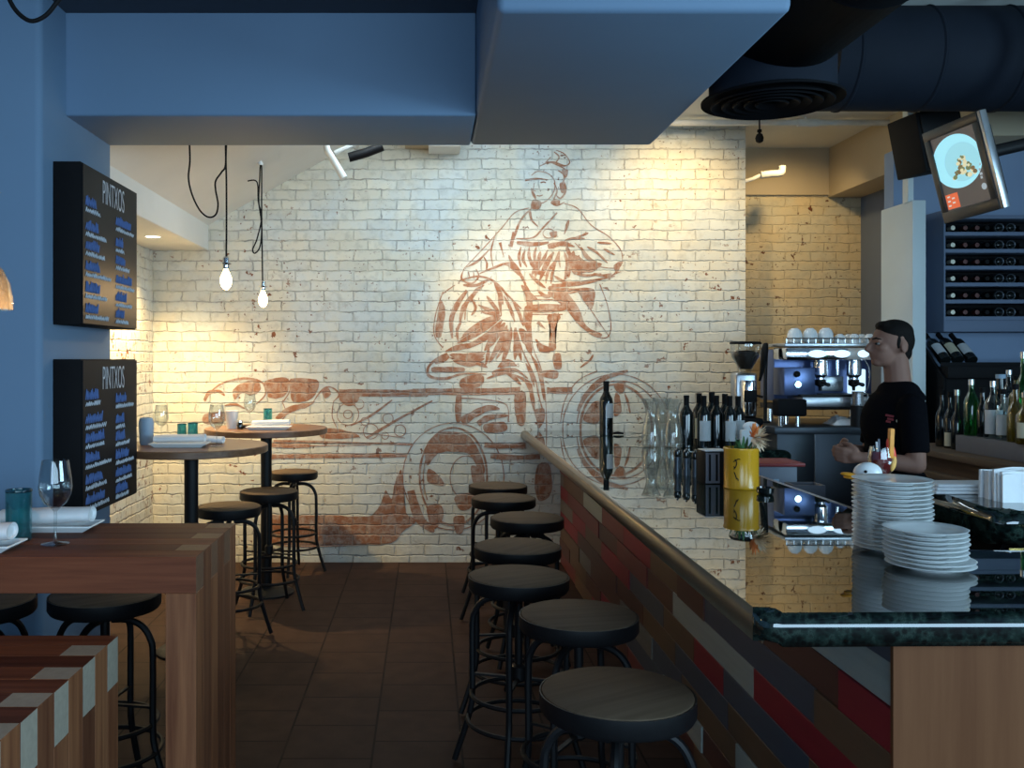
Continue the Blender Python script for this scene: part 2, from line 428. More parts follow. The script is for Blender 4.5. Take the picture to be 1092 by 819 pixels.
# ================================================================== THE SETTING
D = 7.48; D2 = 8.30; ZC = 3.48
def sbox(name, mat, *a, bev=0, **k):
    b = MB(); b.box(*a, bev=bev, seg=3); return structure(b.build(name, mat, **k))
sbox('floor', M['tile'], -4, 5.1, -3, 8.5, -.1, 0)
sbox('wall_back', M['brick'], -2.3, 2.536, D, D+.75, 0, 3.7)
sbox('wall_left', M['brick_side'], -2.4, X(163, D), 4.6, D+.01, 0, 3.7)
sbox('wall_alcove', M['brick_tan'], 2.3, X(918, D2)+.02, D2, D2+.12, 0, 3.07)
sbox('wall_alcove_upper', M['tan_paint'], 2.3, 5.1, D2-.03, D2+.12, 3.07, 3.7)
sbox('wall_alcove_side', M['slate_paint'], X(918, D2), X(918, D2)+.1, 6.6, D2, 0, 3.05)
sbox('wall_right', M['slate_paint'], 5.0, 5.12, 2.2, 8.5, 0, 3.7)
sbox('wall_far_left', M['paint'], -4.1, -4.0, -3, 5, 0, 3.7)
sbox('wall_bar', M['bar_wall_paint'], 3.19, 5.0, 6.42, 6.55, 0, 3.05)
XF = X(882.5, D2)
sbox('ceiling_bulkhead', M['tan_paint'], XF, 5.05, 6.0, D2, 3.05, 3.6, bev=.004)
# the painted pier that carries the menu boards
sbox('wall_pier', M['paint'], -4.0, -1.62, 3.93, 4.81, 0, 3.6, bev=.03)
# beam over the passage and the deep box soffit that runs off it
sbox('ceiling_beam', M['paint'], -1.63, .2175, 4.2, 4.79, 2.71, 3.6, bev=.012)
sbox('ceiling_soffit', M['paint'], 0.218, 1.145, 2.94, 4.79, 2.71, 3.6, bev=.025)
sbox('ceiling', M['ceil_white'], -.35, 5.1, 2.9, 8.5, ZC, ZC+.12)
sbox('ceiling_front', M['ceil_dark'], -4, .22, -3, 4.25, 3.17, 3.3)
sbox('ceiling_front_right', M['ceil_dark'], .2, 5.1, -3, 2.95, ZC, ZC+.12)
b = MB()
for y in (4.78, D+.02):
    pass
xs = [(-1.80, 2.66), (-.33, 3.49), (-.33, 3.6), (-1.80, 3.6)]
a0 = [b.bm.verts.new((x, 4.75, z)) for x, z in xs]; a1 = [b.bm.verts.new((x, D+.02, z)) for x, z in xs]
b.bm.faces.new(a0); b.bm.faces.new(a1[::-1])
for i in range(4): b.bm.faces.new((a0[i], a0[(i+1) % 4], a1[(i+1) % 4], a1[i]))
structure(b.build('ceiling_sloped', M['ceil_white'], smooth=False))
sbox('ceiling_side_soffit', M['ceil_white'], -2.4, -1.75, 4.6, D+.01, 2.488, 3.6, bev=.01)
sbox('trim_1', M['tan_paint'], X(432, D), X(457, D), D-.55, D+.01, 3.30, 3.5)
sbox('trim_2', M['ceil_white'], X(457, D), X(490, D), D-.30, D+.01, 3.255, 3.5)
# grey end post of the partition beside the rack
b = MB(); b.box(3.103, 3.19, 6.0, 6.42, 0, 2.638, bev=.006); b.box(3.09, 3.125, 6.03, 6.10, 2.63, 3.5)
structure(b.build('wall_partition_post', M['grey_paint']))

# downlight in the side soffit
def downlight(x, y, z, lab):
    t = thing('recessed_downlight', lab, 'downlight', (x, y, z))
    m = MB(); m.lathe([(.05, 0), (.062, -.004), (.062, 0), (.05, .0)], seg=24); m.build('trim_ring', M['white_plastic'], t)
    m = MB(); m.lathe([(0, -.001), (.049, -.001), (.049, .0), (0, .0)], seg=24); m.build('lens', M['lamp_glow'], t)
    return t
downlight(-1.945, 6.64, 2.487, 'small lit recessed downlight in the white side soffit')

# ------------------------------------------------------------------ the mural
mb = MB(); YM = D-.003
def wl(px, py): return Vector(((px-VPX)*D/F, YM, H-(py-VPY)*D/F))
layer = [0]
def stroke(crop, pts, w0, w1=None, mid=None, n=5):
    x0, y0, s = crop; layer[0] += 1; off = -.00002*(layer[0] % 60)
    P = crom([(x0+p[0]/s, y0+p[1]/s, 0) for p in pts], n)
    w1 = w0 if w1 is None else w1; N = len(P)
    kf = lambda q: q*(1.3 if q < 1.3 else 1.85)
    w0, w1 = kf(w0), kf(w1); mid = None if mid is None else kf(mid); L = []; R = []
    for i, p in enumerate(P):
        t = i/(N-1); w = w0+(w1-w0)*t
        if mid is not None: w = w0*(1-t)**2+2*mid*t*(1-t)*1.0+w1*t*t
        w *= .85+.35*mnoise.noise((p.x*.13, p.y*.13, layer[0]*.7))
        tg = P[min(i+1, N-1)]-P[max(i-1, 0)]; tg.normalize(); nr = Vector((-tg.y, tg.x, 0))
        a, c = p+nr*w*.5, p-nr*w*.5
        q = wl(a.x, a.y); q.y += off; L.append(mb.bm.verts.new(q))
        q = wl(c.x, c.y); q.y += off; R.append(mb.bm.verts.new(q))
    for i in range(N-1): mb.bm.faces.new((L[i], L[i+1], R[i+1], R[i]))
def fill(crop, pts, n=4):
    x0, y0, s = crop; layer[0] += 1; off = -.00002*(layer[0] % 60)
    P = crom([(x0+p[0]/s, y0+p[1]/s, 0) for p in pts], n, True)
    vs = []
    for p in P:
        j = Vector((mnoise.noise((p.x*.3, p.y*.3, 1)), mnoise.noise((p.x*.3, p.y*.3, 9)), 0))*.8
        q = wl(p.x+j.x, p.y+j.y); q.y += off; vs.append(mb.bm.verts.new(q))
    f = mb.bm.faces.new(vs); bmesh.ops.triangulate(mb.bm, faces=[f])
def ring(cx, cy, rx, ry, w, a0=0, a1=360, n=22):
    stroke((0, 0, 1), [(cx+rx*math.cos(math.radians(a0+(a1-a0)*i/n)), cy+ry*math.sin(math.radians(a0+(a1-a0)*i/n))) for i in range(n+1)], w, n=2)
A = (450, 140, 4.548); B = (440, 290, 4.3125); C = (400, 400, 3.4125); E = (200, 370, 3.275)
S = stroke
# head and shoulders
S(A, [(530, 275), (540, 315), (575, 348), (610, 332), (640, 290), (642, 240), (610, 205), (560, 195), (530, 215)], .9)
S(A, [(500, 238), (560, 230), (612, 236)], 1.6, 1.0); S(A, [(575, 250), (590, 246), (600, 250)], 1.2)
S(A, [(545, 250), (540, 285), (552, 290)], .8); S(A, [(556, 312), (572, 314), (585, 309)], 1.0)
fill(A, [(540, 330), (578, 345), (568, 378), (528, 372)]); fill(A, [(528, 275), (546, 300), (552, 325), (535, 310)])
for p in ([(625, 125), (600, 155), (640, 150), (690, 168), (716, 150), (690, 110), (650, 92)], [(640, 250), (655, 290), (640, 330), (655, 358), (690, 345)],
          [(690, 245), (697, 290), (672, 325), (650, 310)], [(570, 170), (620, 150), (660, 165), (705, 190)], [(640, 100), (665, 125), (650, 150)], [(660, 190), (690, 215), (680, 260)]):
    S(A, p, .8, .6, 2.0)
fill(A, [(640, 330), (668, 335), (660, 365), (625, 350)]); fill(A, [(680, 185), (708, 190), (700, 225), (684, 215)]); fill(A, [(668, 250), (696, 255), (690, 300), (672, 290)])
S(A, [(520, 372), (450, 395), (390, 465), (300, 565), (205, 665)], .9); S(A, [(690, 350), (755, 375), (820, 455), (905, 510), (960, 570), (972, 612)], .9)
S(A, [(522, 385), (532, 430), (562, 462)], 1.6, .8, 2.2); S(A, [(655, 395), (590, 465), (540, 515), (455, 520)], 1.2, .6, 1.8)
S(A, [(530, 375), (480, 430), (445, 515), (430, 560)], 1.2, 2.2, 1.6); S(A, [(360, 490), (335, 580), (345, 660)], .7, .7, 1.6); S(A, [(378, 540), (398, 612)], 2, .4)
S(A, [(450, 490), (425, 560)], 3, 1); S(A, [(330, 570), (270, 630), (215, 660)], .6, .6, 2.4); S(A, [(712, 430), (690, 500)], 1, .5, 3.2)
ring(585, 249, 6, 5, .9); fill(A, [(620, 490), (655, 485), (650, 515), (625, 512)])
S(A, [(460, 540), (540, 548), (615, 540)], 2.5, 1.2, 4); S(A, [(610, 560), (680, 545), (740, 560)], 3, 1, 4.5); S(A, [(720, 525), (790, 500), (800, 490)], 1, 3)
for p, w in (([(575, 580), (560, 640), (530, 700)], 3), ([(640, 585), (605, 640), (570, 725)], 3.2), ([(690, 585), (705, 650), (690, 725)], 2.4), ([(735, 580), (728, 640), (742, 695)], 4.2),
             ([(650, 630), (632, 690), (625, 740)], 2.2), ([(770, 560), (800, 610), (850, 640)], 2.4), ([(790, 640), (800, 670), (850, 665)], 4.2), ([(500, 575), (490, 620), (510, 660)], 2), ([(740, 690), (800, 700), (870, 690)], 1.6),
             ([(850, 540), (920, 545)], 1.8), ([(880, 570), (935, 600)], 1.6), ([(700, 560), (720, 610)], 2.6), ([(660, 600), (670, 660)], 1.6), ([(540, 620), (555, 680), (600, 700)], 1.4)):
    S(A, p, .6, .6, w*2)
for p, w in (([(480, 560), (470, 610), (480, 660)], 1.6), ([(520, 560), (520, 610), (545, 660), (590, 690)], 2.2), ([(555, 560), (545, 600), (550, 640)], 1.8), ([(610, 575), (590, 620), (560, 670), (545, 720)], 2.2), ([(665, 580), (655, 620), (612, 680), (600, 740)], 2.2),
             ([(715, 580), (716, 640), (712, 710)], 2.4), ([(760, 600), (762, 650), (770, 690)], 2.0), ([(520, 690), (560, 730), (600, 760)], 2.6), ([(640, 700), (700, 735), (760, 730)], 2.2), ([(500, 740), (520, 790), (560, 815)], 3), ([(830, 690), (880, 700), (920, 690)], 2.0),
             ([(690, 530), (730, 520), (790, 520)], 1.6), ([(800, 560), (850, 590), (900, 640)], 1.6), ([(420, 600), (440, 640), (480, 680)], 2.4), ([(390, 640), (430, 655), (470, 700)], 2.0), ([(300, 610), (315, 640), (312, 675)], 1.2), ([(650, 770), (720, 775), (800, 760)], 2.6), ([(560, 770), (600, 800), (640, 790)], 2.4)):
    S(A, p, .6, .6, w*2)
for p, w in (([(400, 215), (300, 255), (215, 310)], 1.6), ([(412, 225), (350, 300), (250, 352)], 2.2), ([(440, 262), (420, 340), (385, 400)], 2.4), ([(480, 300), (490, 360), (500, 410)], 2.6), ([(230, 330), (190, 350), (150, 365)], 2.2), ([(350, 345), (345, 390), (335, 430)], 2.4),
             ([(170, 395), (250, 405), (330, 388)], 1.8), ([(280, 95), (235, 160), (215, 240)], 2.6), ([(330, 60), (290, 90), (265, 140)], 2.2), ([(420, 110), (450, 170), (470, 230)], 2.2), ([(455, 120), (490, 190), (510, 250)], 2.2), ([(515, 170), (525, 230), (540, 300)], 3.4), ([(310, 180), (350, 190), (400, 205)], 1.8),
             ([(225, 225), (205, 270), (210, 320)], 2), ([(560, 400), (580, 450), (590, 520)], 2.0), ([(480, 430), (440, 425), (400, 440)], 2.2), ([(520, 420), (545, 470), (560, 530)], 2.2), ([(250, 430), (300, 420), (345, 440)], 2.6), ([(420, 460), (460, 480), (500, 520)], 2.4)):
    S(B, p, .6, .6, w*2)
fill(A, [(740, 600), (800, 630), (870, 640), (850, 665), (760, 690), (735, 650)]); fill(A, [(930, 650), (968, 632), (945, 690)])
S(A, [(740, 540), (800, 600), (860, 655), (950, 665)], .8); S(A, [(615, 755), (740, 745), (860, 720), (965, 680)], 1.2, .8, 2.8); S(A, [(972, 612), (965, 650), (905, 720)], .8)
S(A, [(205, 665), (192, 715), (240, 738), (275, 705), (262, 668)], .9, .9, 2.2); S(A, [(225, 680), (232, 715)], .8); S(A, [(250, 680), (252, 715)], .8)
S(A, [(280, 690), (340, 665), (420, 640), (460, 670), (500, 740), (505, 815)], 1, 1, 3.2); S(A, [(270, 740), (330, 720), (390, 760), (420, 819)], .8)
# skirts and seat
S(B, [(215, 40), (300, 20), (372, 42), (430, 100), (500, 170)], 1, 1, 2.2); S(B, [(232, 60), (300, 60), (360, 30)], 1, .6, 4)
fill(B, [(130, 130), (150, 180), (140, 260), (128, 300), (105, 290), (112, 210)]); S(B, [(140, 90), (105, 200), (100, 290), (140, 350)], .9)
S(B, [(250, 85), (205, 150), (178, 220), (182, 305)], 2, 1.4, 5); S(B, [(300, 85), (250, 150), (240, 220)], .7, .7, 1.6); S(B, [(195, 60), (140, 100), (125, 130)], .8)
for p, w in (([(410, 200), (330, 230), (230, 292)], 4.2), ([(405, 212), (300, 280), (205, 328)], 3.6), ([(415, 220), (300, 320), (175, 362)], 3.6), ([(425, 232), (385, 290), (330, 362)], 5), ([(435, 245), (400, 330), (350, 420)], 4.4),
             ([(455, 255), (440, 330), (410, 425)], 4), ([(470, 255), (475, 330), (470, 405)], 3.2), ([(340, 110), (370, 150), (400, 190)], 2.6), ([(395, 90), (402, 150), (408, 200)], 2), ([(300, 150), (350, 175), (400, 195)], 2.4), ([(375, 45), (400, 95), (415, 150)], 3),
             ([(170, 380), (250, 392), (335, 372)], 5.2), ([(185, 408), (260, 420), (330, 398)], 4.2), ([(160, 360), (200, 350), (260, 330)], 3), ([(390, 440), (430, 410), (470, 420)], 2.6), ([(270, 120), (290, 165), (270, 200)], 2)):
    S(B, p, .5, .8, w*1.9)
S(B, [(160, 375), (105, 405), (72, 440), (78, 480), (150, 490), (235, 468), (340, 470)], 1.6, 1.2, 2.4); fill(B, [(90, 440), (160, 436), (235, 440), (225, 462), (150, 460), (95, 462)])
fill(B, [(105, 400), (160, 380), (165, 400), (110, 425)]); S(B, [(340, 490), (400, 470), (470, 450), (530, 490)], 1, 1, 4)
fill(B, [(370, 455), (450, 440), (470, 460), (380, 480)]); fill(B, [(225, 490), (310, 470), (330, 500), (300, 530), (225, 535)])
S(B, [(515, 60), (540, 200), (552, 340), (592, 450), (612, 600), (616, 730)], .9); S(B, [(475, 255), (505, 360), (560, 480), (580, 570), (600, 640)], .9, .9, 1.6)
for p, w in (([(500, 60), (535, 120), (540, 260)], 4), ([(490, 260), (520, 300), (545, 380)], 6), ([(460, 470), (530, 510), (552, 590), (560, 640)], 3.4), ([(545, 380), (585, 470), (605, 590)], 2.4)):
    S(B, p, .7, .9, w*1.9)
fill(B, [(560, 635), (605, 630), (606, 680), (580, 720), (570, 680)])
S(B, [(520, 130), (600, 126), (690, 132)], 1.2); fill(B, [(530, 152), (690, 150), (692, 180), (535, 185)]); S(B, [(520, 110), (690, 112)], .8); S(B, [(530, 195), (690, 195)], .9)
fill(B, [(620, 200), (680, 198), (655, 260), (660, 330), (655, 360), (625, 355), (635, 270)]); S(B, [(565, 310), (600, 345), (650, 350)], 1, 1, 4.4); fill(B, [(570, 330), (600, 345), (640, 340), (630, 370), (585, 365)])
fill(B, [(645, 385), (680, 375), (685, 440), (655, 445)]); fill(B, [(600, 455), (665, 455), (660, 490), (600, 480)])
fill(B, [(620, 95), (690, 80), (760, 160), (800, 250), (870, 285), (840, 300), (770, 250), (700, 165)]); S(B, [(760, 90), (830, 190), (905, 300)], .8)
fill(B, [(765, 85), (835, 80), (832, 150), (812, 168)]); S(B, [(860, 55), (895, 150), (912, 250), (895, 300), (850, 300)], .9); S(B, [(640, 60), (760, 50), (930, 20)], 1.4, 1, 2.2)
S(B, [(575, 230), (610, 262)], 2.6, .6); S(B, [(630, 70), (640, 80), (720, 75)], 3, 1)
# the cart: platform, rails, wheels
S(E, [(530, 158), (680, 160), (840, 158)], 4.2); S(B, [(0, 550), (250, 551), (495, 547)], 4.6); S(B, [(618, 545), (735, 545)], 4.4)
S(E, [(535, 172), (700, 172), (840, 172)], .8)
fill(E, [(530, 170), (600, 172), (575, 205), (545, 200)]); S(E, [(570, 275), (640, 240), (715, 185)], 1, 1, 2.2); S(E, [(625, 318), (740, 250), (855, 188)], 1.6, 1.2, 2.2)
for cx, cy, r in ((560, 235, 38), (640, 295, 26), (742, 292, 20), (560, 235, 15), (620, 260, 14), (700, 250, 18), (690, 310, 12), (600, 200, 16)): ring(200+cx/3.275, 370+cy/3.275, r/3.275, r/3.275, .8)
S(E, [(300, 328), (500, 333), (785, 340)], 1.4, 1.4, 2.0); S(E, [(290, 345), (500, 345), (640, 342)], .8); S(E, [(290, 383), (520, 380), (765, 378)], 3.2); S(E, [(440, 305), (600, 300), (760, 318)], .8)
fill(E, [(480, 285), (550, 290), (600, 315), (470, 318)]); fill(E, [(300, 335), (420, 340), (420, 352), (300, 350)])
fill(B, [(200, 570), (225, 570), (222, 680), (198, 680)]); fill(B, [(470, 560), (515, 552), (520, 600), (515, 700), (480, 690)]); S(B, [(210, 580), (320, 585), (430, 610), (440, 690)], 1)
S(B, [(225, 690), (290, 650), (350, 625), (400, 630)], 5, 1, 7); S(B, [(300, 700), (350, 670), (440, 660)], 3, 1, 6); fill(B, [(330, 700), (420, 690), (430, 730), (340, 740)])
S(B, [(330, 795), (400, 800), (520, 798)], 3.4); S(C, [(420, 292), (500, 300), (600, 296)], 3.8); S(C, [(400, 252), (470, 255), (540, 262)], 2.6)
ring(483.5, 508, 54, 57, 1.0); ring(483.5, 508, 36, 52, 1.4); ring(483.5, 509, 32, 48, 1.0, 150, 400); ring(497, 509, 17, 23, .9)
fill(C, [(185, 260), (225, 215), (285, 205), (345, 225), (385, 290), (400, 350), (380, 350), (345, 290), (300, 280), (230, 285), (190, 330)])
fill(C, [(195, 340), (235, 370), (250, 400), (225, 400), (190, 385)]); fill(C, [(350, 330), (392, 350), (395, 410), (360, 400)]); fill(C, [(190, 480), (235, 470), (250, 510), (220, 560), (200, 540)]); fill(C, [(285, 520), (325, 515), (320, 570), (295, 575)])
fill(C, [(290, 440), (360, 430), (350, 480), (310, 490)]); S(C, [(130, 420), (160, 520), (215, 570)], 5, 1.5, 9)
fill(C, [(95, 345), (104, 420), (112, 500), (150, 530), (100, 570), (60, 610), (-60, 620), (-350, 622), (-385, 560), (-360, 520), (-60, 515), (0, 500), (30, 440), (40, 420), (60, 450), (72, 390)])
fill(E, [(270, 590), (420, 588), (560, 592), (560, 640), (420, 660), (280, 650)])
fill(C, [(590, 330), (625, 320), (640, 350), (640, 430), (600, 460), (580, 410)])
ring(657, 456, 57, 57, .9, 170, 372); ring(657, 456, 38, 46, 1.6, 170, 372); ring(660, 456, 45, 50, .9, 185, 330); S(B, [(760, 640), (800, 560), (880, 490), (990, 455)], 1.6, 1.6, 5)
fill(B, [(800, 640), (830, 600), (862, 600), (862, 680), (830, 700), (785, 680)]); fill(B, [(925, 520), (975, 500), (975, 545), (950, 560)]); fill(B, [(930, 560), (950, 570), (960, 640), (925, 660)]); S(B, [(975, 560), (990, 600), (1000, 650)], 1, 1, 2.6)
S(B, [(770, 440), (815, 405), (830, 380)], .8, .8, 2.4); S(B, [(680, 690), (700, 590), (760, 500), (850, 455)], .9)
# drapes and scrolls at the left end
fill(E, [(272, 118), (345, 108), (352, 150), (330, 175), (285, 178), (278, 150)]); fill(E, [(360, 112), (440, 112), (460, 130), (440, 175), (400, 192), (365, 190), (360, 150)])
fill(E, [(308, 245), (350, 210), (400, 198), (445, 190), (420, 210), (370, 225), (325, 250)]); fill(E, [(160, 150), (200, 122), (245, 118), (255, 150), (225, 170), (190, 160), (165, 185)])
S(E, [(75, 165), (100, 140), (140, 120), (205, 110), (262, 125), (272, 165), (240, 200)], 1, 1, 2.2); S(E, [(350, 110), (358, 150), (335, 190)], 1.2); S(E, [(60, 190), (75, 160), (110, 155), (130, 170)], 1.4, 1.2, 3.4)
S(E, [(440, 190), (470, 150), (500, 140), (530, 165), (510, 190)], 1, 1, 1.6); S(E, [(510, 190), (505, 240), (520, 280)], .9); fill(E, [(60, 235), (130, 225), (170, 240), (120, 262), (60, 268)]); S(E, [(130, 205), (165, 200), (200, 215)], 1, 1, 3)
S(E, [(330, 190), (345, 230), (330, 255)], .8); fill(E, [(470, 150), (490, 140), (500, 165), (480, 180)])
fill(E, [(-150, 380), (-110, 350), (-95, 430), (-110, 560), (-150, 560)]) if False else None
mo = mb.build('wall_mural', M['mural'], smooth=False)
for p in mo.data.polygons:
    if p.normal.y > 0: p.flip()
tag(mo, 'worn terracotta mural of a seated draped figure on a wheeled cart, painted on white brick', 'mural')

# ================================================================== MENU BOARDS
def menu_board(zb, zt, label, seed):
    t = thing('menu_chalkboard', label, 'menu board', (-1.62, 4.05, zb), group=None)
    L, h = .76, zt-zb; rnd = random.Random(seed)
    m = MB(); m.box(.002, .122, 0, L, 0, h, bev=.003); m.build('box_frame', M['black'], t)
    m = MB(); m.box(.122, .13, .006, L-.006, .006, h-.006); m.build('chalk_panel', M['chalk'], t)
    cu = bpy.data.curves.new('t', 'FONT'); cu.body = 'PINTXOS'; cu.size = .1; cu.align_x = 'CENTER'; cu.extrude = .0004; cu.offset = -.0012
    to = bpy.data.objects.new('t', cu); COL.objects.link(to)
    dg = bpy.context.evaluated_depsgraph_get(); dg.update()
    me = bpy.data.meshes.new_from_object(to.evaluated_get(dg)); bpy.data.objects.remove(to)
    w_ = max(v.co.x for v in me.vertices)-min(v.co.x for v in me.vertices)
    sx_, sz_ = .30/w_, .115/.073
    for v in me.vertices: x, y, z = v.co; v.co = (.131+z, .40+x*sx_, h-.14+y*sz_)
    o = bpy.data.objects.new('title_lettering', me); COL.objects.link(o); me.materials.append(M['chalk_white']); o.parent = t
    def scrib(m, y0, y1, z, hh, r, step):
        # looped chalk handwriting
        pts = []; y = y0; k = 0
        while y < y1:
            pts.append((.1312, y, z+(hh if k % 2 else 0)*(.6+.4*rnd.random()))); y += step*(.6+.8*rnd.random()); k += 1
        if len(pts) > 2: m.tube(pts, r, 4)
    for c0, rows, wd in ((.035, [(.5, .18), (.395, .26), (.31, .24), (.22, .33), (.125, .27), (.035, .30)], .25), (.43, [(.47, .27), (.37, .13), (.285, .20), (.195, .28), (.11, .25), (.03, .19)], .27)):
        for z, wl_ in rows:
            z *= h/.70
            mbl = MB(); scrib(mbl, c0, c0+min(wl_, .24)*(.62+.38*rnd.random()), z+.020, .046, .0026, .0085); mbl.build('blue_heading', M['chalk_blue'], t)
            mwh = MB(); scrib(mwh, c0, c0+wl_, z-.008, .020, .0026, .010); mwh.build('white_line', M['chalk_white'], t)
    return t
menu_board(1.77, 2.475, 'upper black menu board on the blue pier, orange lamp reflection across its face', 3)
menu_board(.93, 1.62, 'lower black menu board on the blue pier, just above the wooden table', 5)

# ================================================================== BAR STOOLS
def make_stool(label, loc, rz):
    t = thing('bar_stool', label, 'bar stool', loc, rz)
    m = MB(); m.lathe([(0, .77), (.185, .77), (.192, .766), (.195, .756), (.195, .738), (0, .738)], seg=40); m.build('seat', M['seat_wood'], t)
    m = MB(); m.lathe([(.1955, .764), (.1985, .764), (.1985, .722), (.192, .712), (.12, .705), (.06, .70), (0, .70), (0, .737), (.1955, .737)], seg=40); m.build('seat_band', M['black_metal'], t)
    m = MB(); m.lathe([(0, .70), (.05, .70), (.05, .685), (.016, .68), (.016, .42), (.028, .41), (.028, .36), (.02, .35), (0, .35)], seg=18); m.build('screw_post', M['black_metal'], t)
    for k in range(4):
        a = PI/4+k*PI/2; dx, dy = math.cos(a), math.sin(a)
        prof = [(.03, .672), (.09, .674), (.145, .655), (.178, .61), (.188, .55), (.188, .30), (.196, .22), (.225, .12), (.262, .012)]
        m = MB(); m.tube(crom([(r*dx, r*dy, z) for r, z in prof], 4), .0125, 8); m.build('leg', M['black_metal'], t)
    for r, z in ((.186, .30), (.202, .20)):
        m = MB(); m.tube([(r*math.cos(i*PI/18), r*math.sin(i*PI/18), z) for i in range(36)], .009, 6, closed=True); m.build('foot_ring', M['black_metal'], t)
    m = MB()
    for k in range(2):
        a = PI/4+k*PI/2; m.box(-.186, .186, -.008, .008, .36, .368, M=Matrix.Rotation(a, 4, 'Z'))
    m.build('cross_brace', M['black_metal'], t)
    return t
G = 'black screw stools along the bar'
bar_st = [(658, 735, 2.41, 'nearest black bar stool, at the front corner of the granite bar'),
          (617, 653, 3.14, 'second bar stool from the camera along the bar front'),
          (553, 612, 3.70, 'third bar stool from the camera, standing a little out from the bar'),
          (552, 580, 4.29, 'fourth bar stool from the camera along the bar front'),
          (562, 552, 5.06, 'fifth bar stool from the camera, pushed close to the planks'),
          (537, 530, 5.78, 'sixth bar stool along the bar, second from the brick wall'),
          (531, 517, 6.34, 'last bar stool at the brick wall end of the bar')]
proto = None
for i, (px, py, d, lab) in enumerate(bar_st):
    loc = (X(px, d), d, 0); rz = [.55, .2, .5, .9, .1, .75, .3][i]
    if not proto: proto = make_stool(lab, loc, rz); proto['group'] = G
    else: copy_tree(proto, loc, lab, rz)
for px, d, lab, rz, sc in ((313, 7.12, 'farthest stool by the round table at the brick wall', .75, (.92, .92, 1.0)), (287, 6.08, 'stool in front of the far round table pedestal', .45, (.95, .95, 1)),
                       (244, 5.45, 'stool behind the corner of the wooden table, beside the near round table', 1.02, (.93, .93, 1)),
                       (112, 3.42, 'dark stool under the butcher block table, in front of the pier', .6, (1, 1, 1)), (-24, 3.34, 'dark stool at the left edge, half out of the frame under the table', .2, (1, 1, 1))):
    copy_tree(proto, (X(px, d), d, 0), lab, rz, scale=sc, group='stools around the tables')

# ================================================================== ROUND TABLES
def make_round(label, x, y, r):
    t = thing('round_table', label, 'table', (x, y, 0))
    m = MB(); m.lathe([(0, 1.145), (r-.004, 1.145), (r, 1.141), (r, 1.109), (r-.004, 1.105), (0, 1.105)], seg=56); m.build('tabletop', M['table_wood'], t)
    m = MB(); m.lathe([(0, 1.105), (.16, 1.105), (.16, 1.098), (.04, 1.09), (.038, 1.0), (.038, .04), (0, .04)], seg=24); m.build('pedestal', M['black_metal'], t)
    m = MB(); m.lathe([(0, .045), (.05, .042), (.175, .022), (.19, .012), (.19, 0), (0, 0)], seg=40); m.build('base', M['black_metal'], t)
    return t
make_round('far round wooden table on a black pedestal, nearer the brick wall', X(284, 6.5), 6.5, .42)
make_round('near round wooden table on a black pedestal, partly behind the menu board', X(204, 5.2), 5.2, .42)

# ================================================================== BUTCHER BLOCK TABLE AND BENCH
def block(name, label, cat, xl, xr, y0, y1, zt, th, lw, n, par, eg=('endgrain', 'endgrain')):
    t = thing(name, label, cat, ((xl+xr)/2, (y0+y1)/2, 0)); cx, cy = (xl+xr)/2, (y0+y1)/2
    top, leg, leg2 = MB(), MB(), MB(); w_ = (y1-y0)/n; g = .0009; e = .0012
    for i in range(n):
        a, c = y0+i*w_+g-cy, y0+(i+1)*w_-g-cy
        ext = (i % 2 == par)         # this strip of the top runs out to the face of the leg
        top.box(xl-cx if True else 0, (xr if ext else xr-lw)-cx, a, c, zt-th, zt, bev=e, seg=1)
        leg.box(xr-lw-cx, xr-cx, a, c, 0, (zt-th-.0005 if ext else zt), bev=e, seg=1)
        leg2.box(xl-cx, xl+lw-cx, a, c, 0, zt-th-.0005, bev=e, seg=1)
    o = top.build('top', [M['wood_x'], M[eg[0]]], t, smooth=False)
    for p in o.data.polygons:
        if p.normal.x > .9: p.material_index = 1
    o = leg.build('leg', [M['wood_z'], M[eg[1]]], t, smooth=False)
    for p in o.data.polygons:
        if p.normal.z > .9: p.material_index = 1
    leg2.build('leg', M['wood_z'], t, smooth=False)
    return t
block('butcher_block_table', 'tall finger-jointed butcher block table set with a wine glass and napkins', 'table', -2.15, -.667, 2.70, 3.26, 1.05, .105, .088, 6, 0, ('endgrain_dark', 'endgrain_mid'))
block('butcher_block_bench', 'lower finger-jointed butcher block bench in the bottom left corner', 'bench', -1.75, -.9075, 1.805, 2.75, .81, .135, .10, 10, 1)

# ================================================================== THE BAR
ZB = 1.055
def arc(cx, cy, r, a0, a1, n=6): return [(cx+r*math.cos(math.radians(a0+(a1-a0)*i/n)), cy+r*math.sin(math.radians(a0+(a1-a0)*i/n))) for i in range(n+1)]
bar = thing('granite_bar', 'long L-shaped bar with a dark green granite top and painted plank front', 'bar counter', (0, 0, 0))
m = MB()
out = arc(.742+.05, 2.09+.05, .05, 180, 270) + [(2.6, 2.09), (2.6, 2.74), (1.56, 2.74), (1.56, 5.80), (2.25, 5.80), (2.25, 6.28), (1.56, 6.28), (1.56, 7.47), (.742, 7.47)]
m.prism(out, ZB-.077, ZB, bev=.0375, seg=6); ct = m.build('countertop', [M['granite'], M['rail']], bar, ang=1.2)
for p in ct.data.polygons:
    if p.center.x < .79 and p.center.y > 2.17 and abs(p.normal.z) < .995: p.material_index = 1
m = MB(); m.box(1.072, 1.50, 2.142, 7.47, 0, ZB-.078); m.box(1.10, 2.55, 2.142, 2.66, 0, ZB-.078); m.box(1.52, 2.2, 5.86, 6.22, 0, ZB-.078); m.build('body', M['black'], bar)
m = MB(); m.box(1.048, 2.55, 2.110, 2.1235, .0, ZB-.076); m.build('end_panel', M['panel_wood'], bar)
